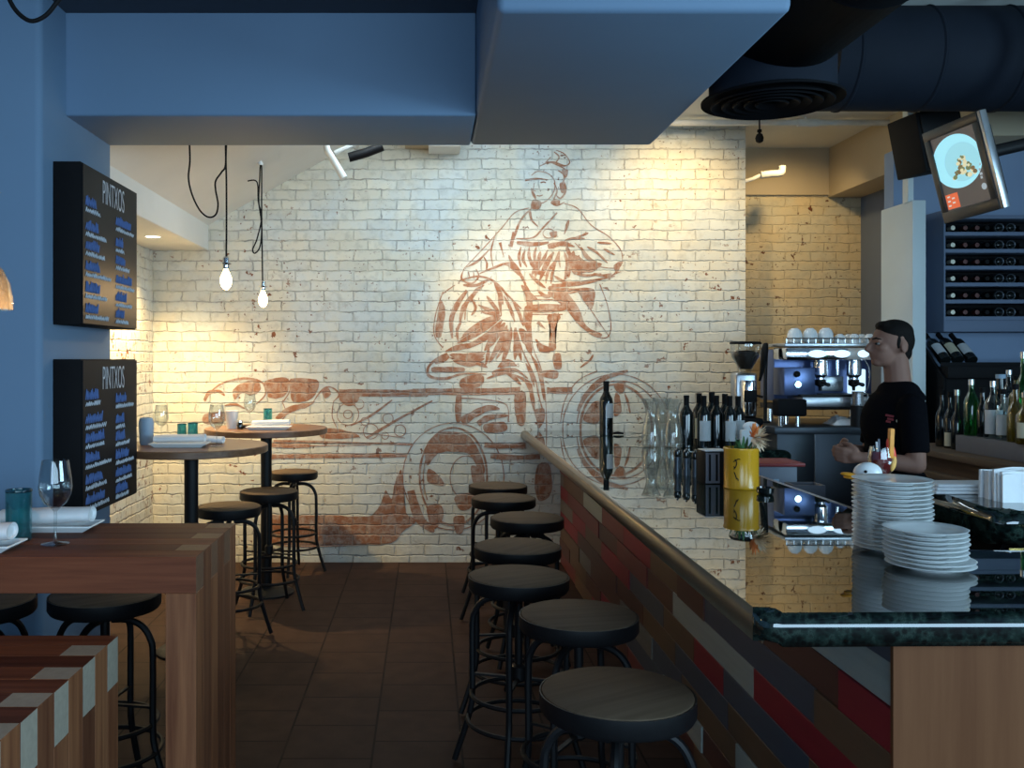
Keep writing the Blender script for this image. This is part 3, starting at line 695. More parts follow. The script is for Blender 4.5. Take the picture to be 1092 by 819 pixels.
# planks: rows from the top, each a list of (colour, far depth)
m = MB(); rr = random.Random(12)
rows = [[('B', 2.5), ('G', 3.0), ('W', 3.4), ('D', 4.2)], [('P', 2.66), ('D', 3.15), ('W', 3.9), ('B', 4.5), ('G', 5.2)], [('R', 2.40), ('D', 2.95), ('W', 3.65), ('G', 4.15), ('M', 4.9), ('P', 5.6)],
        [('W', 2.55), ('B', 3.57), ('D', 3.95), ('W', 4.45), ('R', 5.05)], [('R', 3.04), ('P', 4.04), ('D', 4.5), ('M', 5.2)], [('W', 2.6), ('B', 3.35), ('R', 3.72), ('W', 4.2), ('B', 4.9)],
        [('D', 2.7), ('W', 3.3), ('B', 4.0), ('W', 4.6)], [('B', 2.5), ('P', 3.2), ('W', 3.9), ('B', 4.4)], [('W', 3.0), ('D', 3.6), ('P', 4.2)], [('B', 2.9), ('W', 3.7)]]
for k, row in enumerate(rows):
    z1 = 1.032-.1030*k if k else ZB-.078; z0 = 1.032-.103*(k+1); z0 = max(z0, .002)
    y = 2.1245; row = list(row)
    last = row[-1][1]
    while last < 7.46: last = min(7.46, last+rr.uniform(.35, .95)); row.append((rr.choice('RPBDWGMWD'), last))
    for key, ye in row:
        t_ = rr.choice((0, 0, .006))
        m.box(1.056-t_, 1.0715, y+.001, ye-.001, z0+.0012, z1-.0012, bev=.0012, seg=1, mi=PKEYS.index(key)); y = ye
m.build('plank_cladding', M_PLK, bar, smooth=False)
m = MB(); m.box(1.5605, 1.63, 2.9, 5.78, ZB-.03, ZB-.002, bev=.003); m.build('steel_ledge', M['steel'], bar)
# second slab on the servers' side, dark top over brass fronted cupboard
isl = thing('service_island', 'dark granite service counter at right edge with a thick rounded front and napkins on top', 'counter', (0, 0, 0))
m = MB(); out = arc(2.0+.07, 3.28+.07, .07, 180, 270) + [(3.2, 3.28), (3.2, 3.86), (2.0, 3.86)]
m.prism(out, .96, 1.09, bev=.05, seg=6); m.build('countertop', M['granite'], isl, ang=1.2)
m = MB(); m.box(2.08, 3.1, 3.40, 3.82, 0, .959); m.build('body', M['black'], isl)
for k in range(3):
    m = MB(); m.box(2.10+k*.335, 2.10+k*.335+.315, 3.385, 3.399, .12, .94, bev=.004); m.build('brass_door', M['brass'], isl)
# workbench under the inner edge of the bar
wb = thing('work_bench', 'low steel work bench along the inner side of the bar', 'work bench', (1.70, 0, 0))
m = MB(); m.box(-.135, .28, 4.45, 5.75, .82, .85, bev=.004); m.build('worktop', M['steel_dark'], wb)
for sx_ in (-.11, .25):
    for y in (4.5, 5.7):
        m = MB(); m.box(sx_-.015, sx_+.015, y-.015, y+.015, 0, .82); m.build('leg', M['steel_dark'], wb)
# ================================================================== GLASSWARE AND TABLE SETTINGS
def wine_glass(label, loc, sc=1.0, group='wine glasses on the tables'):
    t = thing('wine_glass', label, 'wine glass', loc, group=group)
    m = MB(); m.lathe([(0, .0), (.037, 0), (.038, .0015), (.030, .003), (.008, .007), (.0045, .014), (.0038, .05), (.0045, .092), (.012, .10), (.030, .116), (.042, .138), (.0455, .16), (.043, .19), (.036, .235),
                        (.0352, .235), (.042, .19), (.0443, .16), (.041, .139), (.029, .1175), (.011, .1025), (0, .1015)], seg=36)
    m.build('bowl_and_stem', M['glass'], t); t.scale = (sc,)*3
    return t
def tumbler(label, loc, sc=1.0, group='teal tumblers'):
    t = thing('teal_tumbler', label, 'tumbler', loc, group=group)
    m = MB(); m.lathe([(0, 0), (.034, 0), (.037, .004), (.038, .148), (.0345, .148), (.0335, .012), (0, .010)], seg=32); m.build('body', M['teal_glass'], t)
    m = MB(); m.lathe([(.038, .1482), (.0392, .152), (.038, .156), (.035, .156), (.034, .152), (.0345, .1482)], seg=32); m.build('rim', M['teal_rim'], t)
    t.scale = (sc,)*3
    return t
def rect_dish(label, loc, a, b_, rz=0, group='rectangular white plates'):
    t = thing('rectangular_plate', label, 'plate', loc, rz, group)
    m = MB(); bm = m.bm
    R = [[bm.verts.new((sx*x, sy*y, z)) for sx, sy in ((-1, -1), (1, -1), (1, 1), (-1, 1))] for x, y, z in ((a*.8, b_*.72, 0), (a, b_, .02), (a-.003, b_-.003, .024), (a*.8, b_*.74, .006))]
    bm.faces.new(R[0][::-1]); bm.faces.new(R[3])
    for p, q in zip(R, R[1:]):
        for i in range(4): bm.faces.new((p[i], p[(i+1) % 4], q[(i+1) % 4], q[i]))
    bmesh.ops.bevel(bm, geom=[e for e in bm.edges], offset=.0015, segments=2, affect='EDGES')
    m.build('dish', M['white_china'], t); return t
def napkin_roll(label, loc, L, rw, rh, rz=0, tilt=0, group='rolled napkins'):
    t = thing('rolled_napkin', label, 'napkin', loc, rz, group)
    m = MB(); N, K = 22, 20; rings = []; s = random.random()*9
    for i in range(N):
        x = L*(i/(N-1)-.5); row = []
        for k in range(K):
            a = 2*PI*k/K; d = 1+.10*mnoise.noise((x*9, math.cos(a)*1.3, math.sin(a)*1.3+s))
            ta = 1-.14*abs(i/(N-1)-.5)
            row.append(m.bm.verts.new((x, rw*ta*d*math.cos(a), rh+rh*d*math.sin(a)*ta+x*tilt)))
        rings.append(row)
    for p, q in zip(rings, rings[1:]):
        for k in range(K): m.bm.faces.new((p[k], p[(k+1) % K], q[(k+1) % K], q[k]))
    # coiled ends: inner turn pushed in
    for row, sx in ((rings[0], 1), (rings[-1], -1)):
        c = sum((v.co for v in row), Vector())/K
        r2 = [m.bm.verts.new(c+(v.co-c)*.82) for v in row]; r3 = [m.bm.verts.new(c+(v.co-c)*.70+Vector((sx*.008, 0, 0))) for v in row]
        for k in range(K):
            m.bm.faces.new((row[k], row[(k+1) % K], r2[(k+1) % K], r2[k])); m.bm.faces.new((r2[k], r2[(k+1) % K], r3[(k+1) % K], r3[k]))
        m.bm.faces.new(r3)
    m.build('folded_cloth', M['napkin'], t, ang=1.2); return t
ZT = 1.05; ZR = 1.145
wine_glass('wine glass on the butcher block table, nearest and tallest in the photo', (X(59, 2.89), 2.89, ZT), 1.10)
tumbler('teal tumbler on the butcher block table beside the wine glass', (X(20, 2.95), 2.95, ZT), 1.03)
rect_dish('rectangular white plate at the back of the butcher block table', (-1.27, 3.13, ZT), .17, .072)
napkin_roll('rolled white napkin on the rear plate of the butcher block table', (-1.265, 3.12, ZT+.0245), .30, .042, .026, tilt=.03)
rect_dish('rectangular white plate at the front left of the butcher block table', (-1.385, 2.80, ZT), .165, .068)
napkin_roll('rolled white napkin on the front left plate, cut by the photo edge', (-1.39, 2.80, ZT+.0255), .30, .043, .028, tilt=.02)
# near round table
wine_glass('wine glass at the back of the near round table, against the bright wall', (X(172, 5.37), 5.37, ZR), .90)
wine_glass('wine glass at the right front of the near round table', (X(231, 5.08), 5.08, ZR), .98)
tumbler('left teal tumbler of the pair on the near round table', (X(194, 5.36), 5.36, ZR), .68)
tumbler('right teal tumbler of the pair on the near round table', (X(205.5, 5.28), 5.28, ZR), .75)
rect_dish('rectangular white plate in the middle of the near round table', (X(192, 5.08), 5.08, ZR), .155, .07)
napkin_roll('rolled napkin on the plate of the near round table', (X(192, 5.08), 5.08, ZR+.0245), .27, .043, .022, tilt=.02)
napkin_roll('folded napkin beyond the teal tumblers on the near round table', (X(226, 5.27), 5.27, ZR+.004), .13, .05, .02, tilt=-.03)
t = thing('pale_blue_cup', 'pale blue cup at the left of the near round table beside the menu board', 'cup', (X(156, 5.20), 5.20, ZR))
m = MB(); m.lathe([(0, 0), (.032, 0), (.036, .01), (.042, .12), (.036, .145), (.030, .150), (.032, .14), (.038, .118), (.032, .012), (0, .01)], seg=28); m.build('body', M['blue_pale'], t)
# far round table
wine_glass('wine glass on the far round table, faint against the mural', (X(266.5, 6.68), 6.68, ZR), .98)
tumbler('teal tumbler on the far round table', (X(285.5, 6.6), 6.6, ZR), .82)
rect_dish('rectangular white plate at the front of the far round table', (X(287, 6.33), 6.33, ZR), .15, .07)
napkin_roll('rolled napkin on the plate of the far round table', (X(289, 6.33), 6.33, ZR+.026), .25, .042, .02, tilt=.03)
t = thing('white_cup', 'white tapered cup on the far round table', 'cup', (X(247, 6.42), 6.42, ZR))
m = MB(); m.lathe([(0, 0), (.033, 0), (.044, .118), (.0455, .122), (.041, .12), (.031, .008), (0, .008)], seg=28); m.build('body', M['white_china'], t)
t = thing('pepper_shaker', 'small dark shaker beside the white cup on the far round table', 'shaker', (X(256, 6.36), 6.36, ZR))
m = MB(); m.lathe([(0, 0), (.019, 0), (.021, .03), (.016, .045), (0, .045)], seg=20); m.build('jar', M['bottle_dark'], t)
m = MB(); m.lathe([(0, .0455), (.016, .0455), (.015, .058), (0, .062)], seg=20); m.build('cap', M['chrome'], t)
t = thing('slate_tray', 'dark flat tray behind the plate on the far round table', 'tray', (X(271, 6.5), 6.5, ZR))
m = MB(); m.box(-.09, .09, -.045, .045, 0, .012, bev=.003); m.box(-.084, .084, -.039, .039, .012, .016, bev=.002); m.build('body', M['black'], t)

# ================================================================== PENDANTS AND SPOTLIGHT
def bulb_pendant(label, px, py, d, cord, hook):
    c = sp(px, py, d); t = thing('bare_bulb_pendant', label, 'pendant lamp', c)
    m = MB(); m.lathe([(0, -.062), (.012, -.060), (.026, -.044), (.033, -.018), (.031, .004), (.020, .032), (.0135, .046), (.0135, .052), (0, .052)], seg=24); m.build('bulb', M['bulb_glow'], t)
    m = MB(); m.lathe([(0, .052), (.017, .052), (.019, .058), (.019, .075), (.032, .080), (.033, .084), (.018, .088), (.018, .115), (.008, .125), (0, .128)], seg=24); m.build('socket', M['chrome'], t)
    m = MB(); m.tube([p-c for p in crom([sp(*q) for q in cord], 6)], .0052, 6)
    m.build('cord', M['black'], t)
    if hook:
        m = MB(); q = sp(*hook)-c; m.lathe([(0, 0), (.02, 0), (.02, .012), (.008, .03), (0, .03)], c=q, seg=14); m.build('ceiling_hook', M['white_plastic'], t)
    return t
d1 = 5.25; d2 = 6.6
bulb_pendant('bare filament bulb on a black swagged cord, left of the two', 241, 297, d1,
             [(202, 120, d1), (202, 150, d1), (202.5, 172, d1), (201, 190, d1), (205, 208, d1), (213, 224, d1), (222, 231.5, d1), (230, 229, d1), (232.5, 218, d1), (230, 203, d1), (230, 193, d1), (236, 184, d1), (240.5, 176, d1), (240.5, 150, d1), (240.5, 120, d1),
              (242, 119, d1), (242.5, 135, d1), (241, 165, d1), (241.5, 200, d1), (241.5, 250, d1), (241.2, 279, d1)], None)
bulb_pendant('bare filament bulb on a knotted black cord, right of the two', 280.5, 318, d2,
             [(264, 193, d2), (274, 194, d2), (275.5, 215, d2), (279, 232, d2), (274, 255, d2), (269.5, 266, d2), (272, 270, d2), (277.5, 262, d2), (279, 240, d2), (276, 215, d2), (277, 190, d2), (277.5, 178, d2), (279, 178, d2), (279, 215, d2), (279.5, 260, d2), (280, 300, d2)], (277.5, 176, d2))
# amber glass pendant at the left margin, hung on a looped cord
d0 = 2.35; c = sp(-15, 330, d0)
t = thing('glass_pendant_lamp', 'amber glass bell pendant cut off by the left edge of the photo', 'pendant lamp', c)
m = MB(); m.lathe([(.0635, 0), (.0625, .03), (.056, .065), (.040, .10), (.022, .118), (.021, .118), (.0385, .099), (.0545, .064), (.0608, .03), (.0618, 0)], seg=36); m.build('glass_shade', M['amber_glass'], t)
m = MB(); m.lathe([(0, .02), (.014, .022), (.022, .045), (.014, .075), (.012, .085), (0, .085)], seg=20); m.build('bulb', M['bulb_glow'], t)
m = MB(); m.lathe([(0, .085), (.014, .085), (.024, .119), (.022, .15), (.006, .16), (0, .16)], seg=20); m.build('socket', M['black_metal'], t)
m = MB(); m.tube([Vector((0, 0, .15)), Vector((0, 0, .6)), Vector((0, 0, 3.17-c.z))], .004, 6); m.build('cord', M['black'], t)
c2 = sp(40, -235, 2.4); c2.z = 3.17
t = thing('hanging_cable', 'black cable looping down from the ceiling at the top left corner', 'cable', c2)
m = MB(); m.tube([p-c2 for p in crom([sp(4, -262, 2.4), sp(3, -120, 2.4), sp(4, -40, 2.4), sp(8, -8, 2.4), sp(14, 7, 2.4), sp(24, 18, 2.4), sp(35, 22.5, 2.4), sp(48, 17, 2.4), sp(58, 6, 2.4), sp(66, -8, 2.4), sp(74, -50, 2.4), sp(77, -150, 2.4), sp(77, -262, 2.4)], 6)], .0058, 8)
m.build('cable_loop', M['black'], t)
m = MB(); m.box(-.12, .12, -.02, .02, -.012, .0, bev=.003); m.build('ceiling_clip', M['black'], t)
# white fixture arm with a black lamp tube below the beam
q = sp(357, 150, 6.6)
t = thing('ceiling_spotlight', 'white arm and black tube spotlight under the beam at the sloped ceiling', 'spotlight', q)
m = MB(); m.tube([sp(345, 140, 6.6)-q, sp(349, 160, 6.6)-q, sp(367, 190, 6.6)-q], [.018, .024, .026], 12); m.build('white_arm', M['pipe_white'], t)
m = MB(); m.tube([sp(372, 168, 6.62)-q, sp(390, 163, 6.62)-q, sp(408, 156, 6.62)-q], .034, 16); m.build('lamp_tube', M['black_metal'], t)
m = MB(); m.tube([sp(357, 163, 6.61)-q, sp(375, 155, 6.61)-q, sp(395, 145, 6.61)-q], .016, 10); m.build('cross_bar', M['pipe_white'], t)
m = MB(); m.tube([sp(395, 145, 6.61)-q, sp(397, 120, 6.61)-q, Vector((sp(397, 120, 6.61).x, 6.61, 3.49))-q], .012, 8); m.build('mount', M['pipe_white'], t)

# ================================================================== DUCTS, PIPES, HANGING THINGS
t = thing('ventilation_duct', 'large black round duct running overhead beside the soffit with a drop register', 'air duct', (1.45, 0, 3.04))
m = MB(); m.lathe([(0, 0), (.20, .0), (.245, .02), (.27, .07), (.27, 1.2), (.276, 1.21), (.27, 1.22), (.27, 2.4), (.276, 2.41), (.27, 2.42), (.27, 5.2), (0, 5.2)], seg=48, M=Matrix.Rotation(PI/2, 4, 'X'), c=(0, 4.28, 0)); m.build('duct_run', M['duct'], t)
m = MB(); m.lathe([(.0, -.02), (.255, -.02), (.255, -.318), (.0, -.318)], seg=48, c=(0, 3.95, 0)); m.build('drop_collar', M['duct_b'], t)
m = MB()
for r in (.245, .20, .155, .11, .065): m.lathe([(r-.034, -.332), (r, -.352), (r+.004, -.345), (r-.028, -.324)], seg=48, c=(0, 3.95, 0))
m.lathe([(.0, -.319), (.27, -.319), (.288, -.326), (.288, -.336), (.27, -.329), (0, -.324)], seg=48, c=(0, 3.95, 0)); m.build('register', M['duct'], t)
t = thing('spiral_duct', 'long dark horizontal duct crossing the top right corner', 'air duct', (2.1, 5.02, 3.225))
prof = [(0, 0), (.27, 0)]; x = .1
while x < 2.5: prof += [(.27, x), (.277, x+.008), (.277, x+.016), (.27, x+.024)]; x += .42
prof += [(.27, 2.85), (0, 2.85)]
m = MB(); m.lathe(prof, seg=48, M=Matrix.Rotation(PI/2, 4, 'Y'), c=(0, 0, 0)); m.build('duct_run', M['duct_b'], t)
m = MB()
for x in (.5, 1.7): m.box(x-.012, x+.012, -.006, .006, .27, .26, bev=0); m.box(x-.012, x+.012, -.003, .003, .26, .375)
m.build('strap', M['black_metal'], t)
t = thing('ceiling_pipe', 'thin white pipe running level under the ceiling above the brick wall', 'pipe', (1.0, 7.2, ZC))
m = MB(); m.tube([Vector((0, 0, -.045)), Vector((1.5, 0, -.045)), Vector((3.9, 0, -.045))], .024, 14); m.build('pipe_run', M['pipe_white'], t)
m = MB(); m.lathe([(0, 0), (.032, 0), (.032, .16), (0, .16)], seg=18, M=Matrix.Rotation(PI/2, 4, 'Y'), c=(1.84, 0, -.045)); m.build('coupling', M['pipe_white'], t)
m = MB()
for x in (.4, 1.9, 3.4): m.box(x-.01, x+.01, -.012, .012, -.02, 0)
m.build('hanger', M['pipe_white'], t)
q = Vector((2.40, 6.95, ZC))
q = Vector((X(803, 7.2), 7.2-.14, ZC))
t = thing('hanging_speaker', 'small black pod hanging at the end of the white brick wall', 'pod lamp', q)
m = MB(); m.lathe([(0, 0), (.032, 0), (.032, -.012), (.006, -.016), (.006, -.13), (0, -.13)], seg=20); m.build('mount', M['black_metal'], t)
m = MB(); m.lathe([(0, -.13), (.016, -.132), (.018, -.148), (.008, -.158), (.022, -.168), (.031, -.195), (.026, -.222), (.010, -.232), (0, -.233)], seg=24); m.build('pod', M['black'], t)
q = Vector((X(905, 6.8), 6.8, ZC))
t = thing('ceiling_sensor', 'small black dome fixed on the ceiling to the right of the duct', 'dome', q)
m = MB(); m.lathe([(0, 0), (.055, 0), (.055, -.012), (0, -.012)], seg=24); m.build('base', M['black_metal'], t)
m = MB(); m.lathe([(.048, -.012), (.046, -.03), (.03, -.055), (0, -.065)], seg=24); m.build('dome', M['black'], t)
q = Vector((2.538, 7.75, sp(794, 195, 7.75).z))
t = thing('elbow_pipe', 'short white pipe with an upturned elbow at the end of the brick wall', 'pipe', q)  # plain elbow pipe off the wall end; no vent is known
m = MB(); m.tube([Vector((0, 0, -.01)), sp(802, 191, 7.75)-q, sp(812, 186.5, 7.75)-q], .016, 10); m.build('stub', M['pipe_white'], t)
m = MB(); m.tube([p-q for p in crom([sp(811, 186.8, 7.75), sp(822, 185.5, 7.75), sp(830, 185, 7.75), sp(833.5, 183.5, 7.75), sp(834, 177, 7.75)], 4)], .029, 14); m.build('elbow', M['pipe_white'], t)
q = sp(947, 122, 5.6)
# ceiling hung speaker box behind the television
t = thing('wall_loudspeaker', 'black loudspeaker box hung behind the television', 'loudspeaker', (3.05, 5.75, 2.95), .12)
m = MB(); m.box(-.13, .16, -.14, .14, -.19, .17, bev=.008); m.build('cabinet', M['black'], t, rotz=0).rotation_euler = (.0, -.20, 0)
m = MB(); m.box(-.11, .14, -.152, -.141, -.17, .15, bev=.006); m.build('grille', M['black_metal'], t).rotation_euler = (.0, -.20, 0)
m = MB(); m.box(-.02, .02, -.02, .02, .15, ZC-2.95); m.build('bracket', M['black_metal'], t)

# ------------------------------------------------------------------ television
TL, TR, BL, BR = sp(985, 142.5, 4.72), sp(1042, 118.5, 4.36), sp(1008.5, 238.5, 4.72), sp(1068, 222.5, 4.36)
ctr = (TL+TR+BL+BR)/4; u = ((TR-TL)+(BR-BL))/2; v = ((TL-BL)+(TR-BR))/2
tw_, th_ = u.length, v.length; u.normalize(); v = (v-u*v.dot(u)).normalized(); nrm = u.cross(v)
t = thing('television', 'tilted black television showing a pale plate of food, hung at the top right', 'television', ctr)
t.rotation_euler = Matrix((u, v, nrm)).transposed().to_euler()
hw, hh = tw_/2, th_/2
m = MB(); m.box(-hw, hw, -hh, hh, -.05, -.002, bev=.006); m.box(-hw+.05, hw-.05, -hh+.05, hh-.05, -.11, -.05, bev=.02)
for a in ((-hw, hw, hh-.045, hh), (-hw, hw, -hh, -hh+.055), (-hw, -hw+.035, -hh+.055, hh-.045), (hw-.04, hw, -hh+.055, hh-.045)): m.box(*a, -.004, .010, bev=.003)
m.build('housing', mk('charcoal_tv_plastic', (.035, .034, .032), .3, var=.1), t)
m = MB(); m.box(hw+.0005, hw+.022, -hh, hh, -.03, .006, bev=.003); m.build('silver_side', M['steel'], t)
def scr(name, col, es): return mk(name, tuple(x*.2 for x in col), .25, emit=col, es=es, var=.02)
m = MB(); m.box(-hw+.036, hw-.041, -hh+.056, hh-.046, -.003, .001); m.build('screen', scr('screen_grey', (.12, .105, .10), .55), t)
def disc(mm, cx, cy, rx, ry, z, n=48): mm.poly([(cx+rx*math.cos(2*PI*i/n), cy+ry*math.sin(2*PI*i/n), z) for i in range(n)])
cx, cy = -.01, .045; RX, RY = .160, .130
m = MB(); disc(m, cx, cy, RX, RY, .0016); m.build('plate_picture', scr('screen_plate', (.33, .74, .86), 1.05), t)
m = MB(); disc(m, cx+.03, cy-.01, RX*.70, RY*.72, .0019); m.build('plate_hollow_picture', scr('screen_plate_in', (.30, .66, .76), 1.0), t)
rnd = random.Random(4); m1, m2, m3 = MB(), MB(), MB()
for k in range(46):
    f = rnd.random(); yy = cy-.085+f*.105; ww = (1-f)*.075+.006; xx = cx+.03+rnd.uniform(-ww, ww); r = rnd.uniform(.004, .012)
    disc(rnd.choice((m1, m2, m3)), xx, yy, r*1.5, r*1.1, .0022+k*.00002, 9)
m1.build('food_picture', scr('screen_food_brown', (.20, .13, .06), .8), t); m2.build('food_picture', scr('screen_food_cream', (.75, .70, .45), .9), t); m3.build('food_picture', scr('screen_food_green', (.18, .22, .10), .8), t)
m = MB(); m.box(-hw+.042, -hw+.125, -hh+.062, -hh+.135, .0012, .0016); m.build('emblem_picture', scr('screen_orange', (.85, .16, .06), .8), t)
m = MB()
for k in range(5): m.box(-hw+.050+(k*31 % 60)/1000, -hw+.068+(k*31 % 60)/1000, -hh+.075+k*.011, -hh+.082+k*.011, .0018, .0022)
m.build('emblem_marks', scr('screen_pale', (.75, .75, .7), .8), t)
m = MB()
for k, (a, b_) in enumerate(((0, .02), (.024, .012), (.045, .016), (.062, .012))): m.box(hw-.074, hw-.074+b_, cy-.055-a, cy-.043-a, .0014, .0018)
m.build('corner_marks', scr('screen_mark', (.45, .55, .62), .7), t)
m = MB(); disc(m, hw-.066, cy-.155, .016, .016, .0017, 20); m.build('corner_badge', bpy.data.materials['screen_mark'], t)
m = MB(); m.tube([Vector((0, .05, -.10)), Vector((0, .05, -.47))], .03, 12); m.build('mount_neck', M['black_metal'], t)
MW = t.matrix_basis if False else Matrix.LocRotScale(ctr, t.rotation_euler, (1, 1, 1)); pk = MW @ Vector((0, .05, -.45))
Mi = MW.inverted()
m = MB(); m.tube([Mi @ pk, Mi @ Vector((pk.x, pk.y, ZC))], .03, 12); m.build('ceiling_pole', M['black_metal'], t)

# ================================================================== THINGS ON THE BAR
BOT = [(0, 0), (.034, 0), (.0375, .004), (.0375, .19), (.034, .208), (.020, .232), (.0148, .248), (.0142, .262)]
def wine_bottle(label, loc, group, sc=1.0, foil='black', label_mat='label_white', ang=-PI/2, lab=True, rot=None, lz=(.06, .145), cat='wine bottle'):
    t = thing('wine_bottle', label, cat, loc, group=group)
    m = MB(); m.lathe(BOT+[(0, .262)], seg=28); m.build('glass_body', M['bottle_dark'], t)
    m = MB(); m.lathe([(.0144, .235), (.0156, .24), (.0156, .288), (.0165, .29), (.0165, .300), (.0155, .303), (0, .303)], seg=24); m.build('foil_capsule', M[foil], t)
    if lab: m = MB(); m.arcshell(.0377, lz[0], lz[1], ang-1.1, ang+1.1); m.build('paper_label', M[label_mat], t)
    t.scale = (sc,)*3
    if rot: t.rotation_euler = rot
    return t
wine_bottle('tall dark wine bottle standing alone far along the bar top', (1.32, 6.93, ZB), None, 1.33, lz=(.10, .18), ang=-.6)
t = thing('bottle_opener', 'small black opener lying on the bar beside the lone tall bottle', 'bottle opener', (X(659, 7.0), 7.0, ZB))
m = MB(); m.tube([Vector((-.035, 0, .012)), Vector((0, 0, .015)), Vector((.04, -.01, .011))], [.008, .0105, .007], 8); m.build('handle', M['black'], t)
m = MB(); m.tube([Vector((-.062, .003, .010)), Vector((-.034, 0, .012))], .004, 6); m.build('blade', M['steel'], t)
CAR = [(0, 0), (.052, 0), (.062, .01), (.066, .06), (.060, .12), (.042, .19), (.037, .22), (.046, .265), (.068, .31), (.066, .311), (.044, .266), (.034, .22), (.039, .19), (.057, .12), (.063, .06), (.058, .012), (0, .010)]
for k, (px, d, lab) in enumerate(((694.5, 6.02, 'left glass carafe of the row on the bar'), (706, 6.18, 'middle glass carafe of the row on the bar'), (717.5, 5.96, 'right glass carafe, next to the dark wine bottles'))):
    if k == 1: px = 705
    loc = (X(px, d+(.0 if k != 1 else .02)), d, ZB)
    t = thing('glass_carafe', lab, 'carafe', loc, group='glass carafes on the bar')
    m = MB(); m.lathe(CAR, seg=32); m.build('body', M['carafe_glass'], t); t.scale = (.93, .93, 1.0)
GB = 'dark wine bottles grouped at the end of the bar'
bl = [(732, 6.00, 'label_white', 0, 1.10), (745.5, 6.12, 'label_cream', 1, 1.13), (750.5, 5.94, 'label_white', 1, 1.10), (759, 6.16, 'label_white', 0, 1.15), (764, 5.98, 'label_white', 0, 1.10), (773, 6.10, 'label_white', 0, 1.12), (778, 5.92, 'label_white', 1, 1.10), (787, 6.05, 'label_white', 1, 1.08)]
nm = ['leftmost of the dark wine bottles beside the carafes', 'second dark wine bottle from the carafes, pale label half hidden', 'third dark wine bottle from the carafes, square white label in full view', 'fourth dark wine bottle from the carafes, set back', 'fifth dark wine bottle from the carafes, in the front row', 'sixth dark wine bottle from the carafes, set back', 'seventh dark wine bottle from the carafes, slim white label', 'rightmost dark wine bottle, beside the white dispenser']
for (px, d, lm, lb, sc), n_ in zip(bl, nm): wine_bottle(n_, (X(px, d), d, ZB), GB, sc, label_mat=lm, lab=bool(lb), lz=(.045, .16), ang=-1.4)
# white dispenser in front of the bottles
t = thing('white_dispenser', 'white plastic dispenser with a rounded top behind the yellow pot', 'dispenser', (X(791.5, 5.9)+.035, 5.86, ZB))
m = MB(); m.box(-.062, .062, -.025, .025, 0, .125, bev=.01); m.build('body', M['white_plastic'], t)
m = MB(); m.blob((.005, 0, .145), (.05, .022, .03)); m.build('paper_top', M['napkin'], t)
# yellow pot with flowers
px_, dp = 790.5, 4.12; q = Vector((X(px_, dp), dp, ZB))
t = thing('yellow_flower_pot', 'yellow glazed ceramic pot with a black scrawl holding an orange and white flower', 'flower pot', q)
m = MB(); m.lathe([(0, 0), (.074, 0), (.0765, .004), (.074, .010), (.0735, .160), (.077, .168), (.0765, .176), (.071, .178), (.067, .165), (.067, .012), (0, .010)], seg=44); m.build('pot', M['yellow'], t)
m = MB()
def onpot(a, z): return Vector((.0742*math.cos(a), .0742*math.sin(a), z))
for s_ in ([(-2.25, .130), (-2.15, .118), (-2.20, .100), (-2.32, .088)], [(-2.35, .120), (-2.2, .126), (-2.05, .133), (-1.95, .131)], [(-2.30, .075), (-2.22, .062), (-2.15, .045)], [(-2.32, .100), (-2.26, .094)], [(-2.12, .05), (-2.05, .040)]):
    m.tube(crom([onpot(*p) for p in s_], 4), .0022, 6)
m.build('brushed_scrawl', M['black'], t)
m = MB(); m.lathe([(0, .15), (.066, .15), (.066, .156), (0, .156)], seg=28); m.build('soil', M['bean'], t)
fc = Vector((.070, -.02, .222)); fd = Vector((.72, -.45, .12)).normalized()
rnd = random.Random(8)
def petal_at(mm, base, dirv, L, w_, curl):
    sd = dirv.cross(Vector((0, 0, 1)));  sd = sd.normalized() if sd.length > .01 else Vector((1, 0, 0))
    up = sd.cross(dirv).normalized(); n = 5; l_, r_ = [], []
    for i in range(n):
        f = i/(n-1); ww = w_*math.sin(PI*(.12+.83*f))
        p = base+dirv*L*f+up*curl*f*f
        l_.append(mm.bm.verts.new(p+sd*ww+up*.0015)); r_.append(mm.bm.verts.new(p-sd*ww+up*.0015))
    for i in range(n-1): mm.bm.faces.new((l_[i], l_[i+1], r_[i+1], r_[i]))
mo_, mp_ = MB(), MB()
e1 = fd.cross(Vector((0, 0, 1))).normalized(); e2 = e1.cross(fd).normalized()
for k in range(110):
    a = rnd.uniform(0, 2*PI); sp_ = rnd.random(); dv = (fd*(1.15-sp_*1.25)+(e1*math.cos(a)+e2*math.sin(a))*(.25+sp_*.9)).normalized()
    outer = dv.dot(Vector((-.6, .1, .55))) > .18
    petal_at(mo_ if outer else mp_, fc-fd*.02, dv, rnd.uniform(.055, .080), rnd.uniform(.006, .009), rnd.uniform(-.01, .01))
mo_.build('orange_petals', M['orange'], t, flip=False); mp_.build('pale_petals', M['petal'], t, flip=False)
m = MB(); m.tube(crom([Vector((.0, 0, .10)), Vector((.02, 0, .155)), Vector((.04, -.005, .19)), fc-fd*.02], 4), .004, 6); m.build('stem', M['leaf'], t)
m = MB()
for k in range(26):
    a = rnd.uniform(0, 2*PI); r = rnd.uniform(0, .05); b0 = Vector((r*math.cos(a), r*math.sin(a), .155))
    petal_at(m, b0, Vector((math.cos(a)*.5, math.sin(a)*.5, rnd.uniform(.5, 1.2))).normalized(), rnd.uniform(.03, .075), rnd.uniform(.004, .008), rnd.uniform(-.02, .02))
petal_at(m, Vector((.03, 0, .17)), Vector((.25, -.1, .6)).normalized(), .12, .012, -.03); petal_at(m, Vector((.06, 0, .16)), Vector((.5, -.2, -.5)).normalized(), .05, .006, 0)
m.build('leaves', M['leaf'], t, flip=False)
